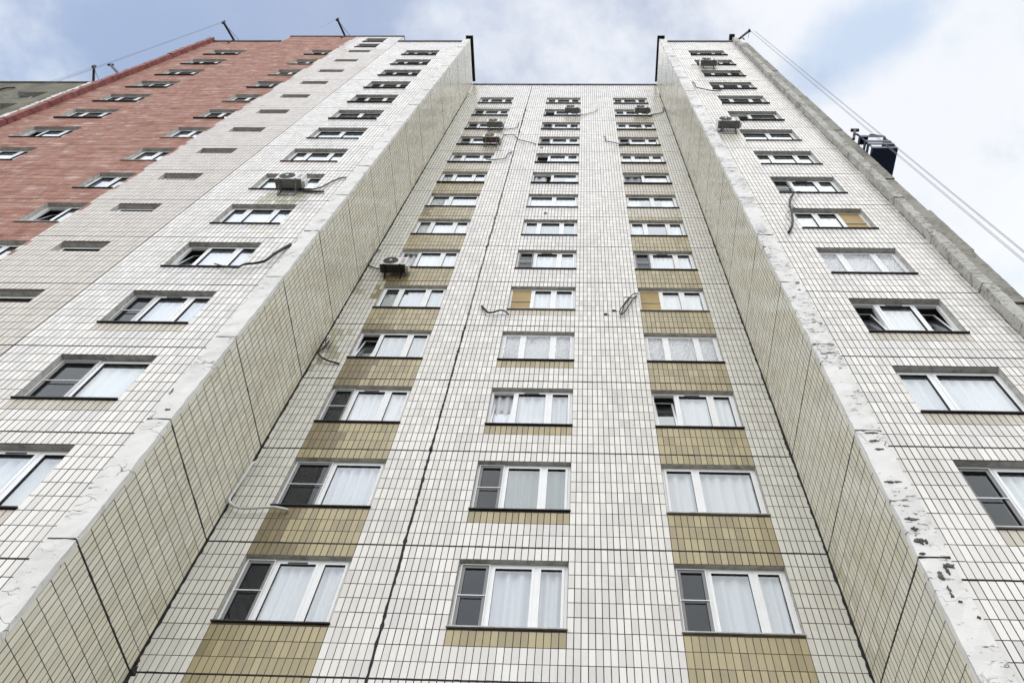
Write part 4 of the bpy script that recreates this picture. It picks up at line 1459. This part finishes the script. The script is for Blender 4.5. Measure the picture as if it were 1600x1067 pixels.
stub(946, 492, YC, 'small dark bracket stub left of the looped black cables')
stub(959, 486.5, YC, 'small grey bracket stub next to the looped black cables')
stub(852, 334, YC, 'small dark stub below the two-light middle window')
stub(846, 231.5, YC, 'small dark stub under the middle window near the roof', 0.8)


# ------------------------------------------------------------------ roof davits, ropes, cradle
def davit(base, tip, label, hook=True, stay=True):
    b, t = Vector(base), Vector(tip)
    o = empty('roof_davit', base)
    tag(o, label, 'davit', 'davits on the roof edge')
    d = t - b
    back = -d * 0.5
    MB().bar(tuple(back), tuple(d), 0.10, 0.12).build('beam', 'steel', o)
    MB().bar((d.x * 0.96, d.y * 0.96, d.z * 0.96 - 0.13), (d.x * 1.0, d.y * 1.0, d.z + 0.12), 0.16, 0.12).build('head', 'steel', o)
    MB().tube([(back.x, back.y, back.z - 1.2), tuple(back)], 0.04).build('leg', 'steel', o)
    MB().tube([(0, 0, -0.9), (0, 0, 0)], 0.04).build('leg', 'steel', o)
    if stay:
        MB().tube([tuple(d * 0.95 + Vector((0, 0, -0.05))), tuple(d * 0.1 + Vector((0.35, 0.1, 0.0)))], 0.012).build('stay', 'steel', o)
    return o


def rope(x, y, z0, z1, label, r=0.007):
    n = 12
    pts = [(0, 0, (z1 - z0) * k / n) for k in range(n + 1)]
    o = MB().tube(pts, r, 6).build('suspension_rope', 'rope', None, (x, y, ZB + z0))
    tag(o, label, 'rope', 'ropes hanging from the davits')
    return o


davit((-20.37, -2.68, ZB + 41.85), (-20.80, -3.70, ZB + 41.85), 'black roof davit above the red end of the block')
davit((-14.10, -2.68, ZB + 43.6), (-14.44, -3.63, ZB + 43.6), 'black roof davit above the raised stair head')
davit((10.15, -2.70, ZB + 42.95), (10.75, -2.95, ZB + 43.75), 'black roof davit at the right end of the roof')
davit((-28.72, -0.57, ZB + 40.2), (-28.45, -1.45, ZB + 40.25), 'black roof davit on the ochre wing beyond the red end')
rope(-20.84, -3.70, -9.0, 41.75, 'left of two thin ropes hanging past the red end')
rope(-20.70, -3.70, -9.0, 41.75, 'right of two thin ropes hanging past the red end')
rope(-28.46, -1.45, -9.0, 40.1, 'thin rope hanging in front of the ochre wing')
rope(-14.44, -3.63, 40.2, 43.5, 'short rope hanging from the davit above the stair head', 0.008)
rope(10.74, -2.95, -9.0, 43.65, 'leftmost of four ropes hanging past the right end fin')
rope(10.80, -2.95, -9.0, 43.65, 'second from left of four ropes hanging past the right end fin')
rope(11.02, -2.93, -9.0, 43.65, 'second from right of four ropes hanging past the right end fin')
rope(11.07, -2.93, -9.0, 43.65, 'rightmost of four ropes hanging past the right end fin')

# gable brackets that hold the ropes off the wall
for nm_, b, t in (('black bracket holding ropes off the right gable above the cradle', (10.22, -2.70, 20.3), (10.55, -2.75, 21.3)),
                  ('black bracket holding ropes off the red gable', (-21.75, -2.75, 31.1), (-23.3, -2.82, 33.2))):
    o = MB().bar((0, 0, 0), (t[0] - b[0], t[1] - b[1], t[2] - b[2]), 0.09, 0.09)
    o.box(t[0] - b[0] - 0.14, t[0] - b[0] + 0.14, t[1] - b[1] - 0.05, t[1] - b[1] + 0.05, t[2] - b[2] - 0.04, t[2] - b[2] + 0.07)
    o = o.build('rope_bracket', 'steel', None, (b[0], b[1], ZB + b[2]))
    tag(o, nm_, 'bracket', 'rope brackets on the gables')

# cradle hanging on the ropes beside the right gable
cx0, cx1, cy0, cy1, cz0, cz1 = 10.24, 11.06, -2.94, -0.9, 18.35, 19.75
cr = empty('work_cradle', ((cx0 + cx1) / 2, (cy0 + cy1) / 2, ZB + cz0))
tag(cr, 'dark blue suspended work cradle hanging beside the right end fin', 'cradle')
hw, hl, ch = (cx1 - cx0) / 2, (cy1 - cy0) / 2, cz1 - cz0
MB().box(-hw, hw, -hl, hl, 0, 0.06).build('floor', 'navy', cr)
MB().box(-hw, hw, -hl, -hl + 0.03, 0.061, 0.17).box(-hw, hw, hl - 0.03, hl, 0.061, 0.17).box(hw - 0.03, hw, -hl + 0.031, hl - 0.031, 0.061, 0.17).box(-hw, -hw + 0.03, -hl + 0.031, hl - 0.031, 0.061, 0.17).build('toe_board', 'navy', cr)
for sx in (-1, 1):
    for sy in (-1, 1):
        MB().box(sx * hw - 0.03 * (sx > 0) - 0.0, sx * hw + 0.03 * (sx < 0), sy * hl - 0.03 * (sy > 0), sy * hl + 0.03 * (sy < 0), 0.171, ch).build('post', 'navy', cr)
for zz in (0.36, 0.68, ch - 0.11):
    rl = MB()
    hh = 0.19
    for s in (-1, 1):
        yy = s * (hl + 0.012)
        rl.box(-hw - 0.01, hw + 0.01, yy - 0.011, yy + 0.011, zz, zz + hh)
        xx = s * (hw + 0.012)
        rl.box(xx - 0.011, xx + 0.011, -hl, hl, zz, zz + hh)
    rl.build('rail', 'navy', cr)
MB().box(-hw + 0.04, -hw + 0.30, -hl + 0.02, -hl + 0.30, ch, ch + 0.30).build('hoist', 'navy', cr, bevel=0.04)
MB().tube(spline([(-hw + 0.17, -hl + 0.16, ch + 0.30), (-hw + 0.12, -hl + 0.10, ch + 0.46), (-hw + 0.02, -hl + 0.05, ch + 0.50), (-hw - 0.06, -hl + 0.05, ch + 0.44)], 5), 0.035).build('hoist_arm', 'navy', cr)
MB().box(hw - 0.025, hw - 0.005, -hl + 0.04, hl - 0.04, 0.172, ch - 0.12).build('side_sheet', 'navy', cr)
MB().tube(spline([(-hw + 0.3, -hl, ch + 0.0), (0.0, -hl - 0.03, ch + 0.14), (hw, -hl, ch)], 6), 0.022).build('handrail', 'navy', cr)
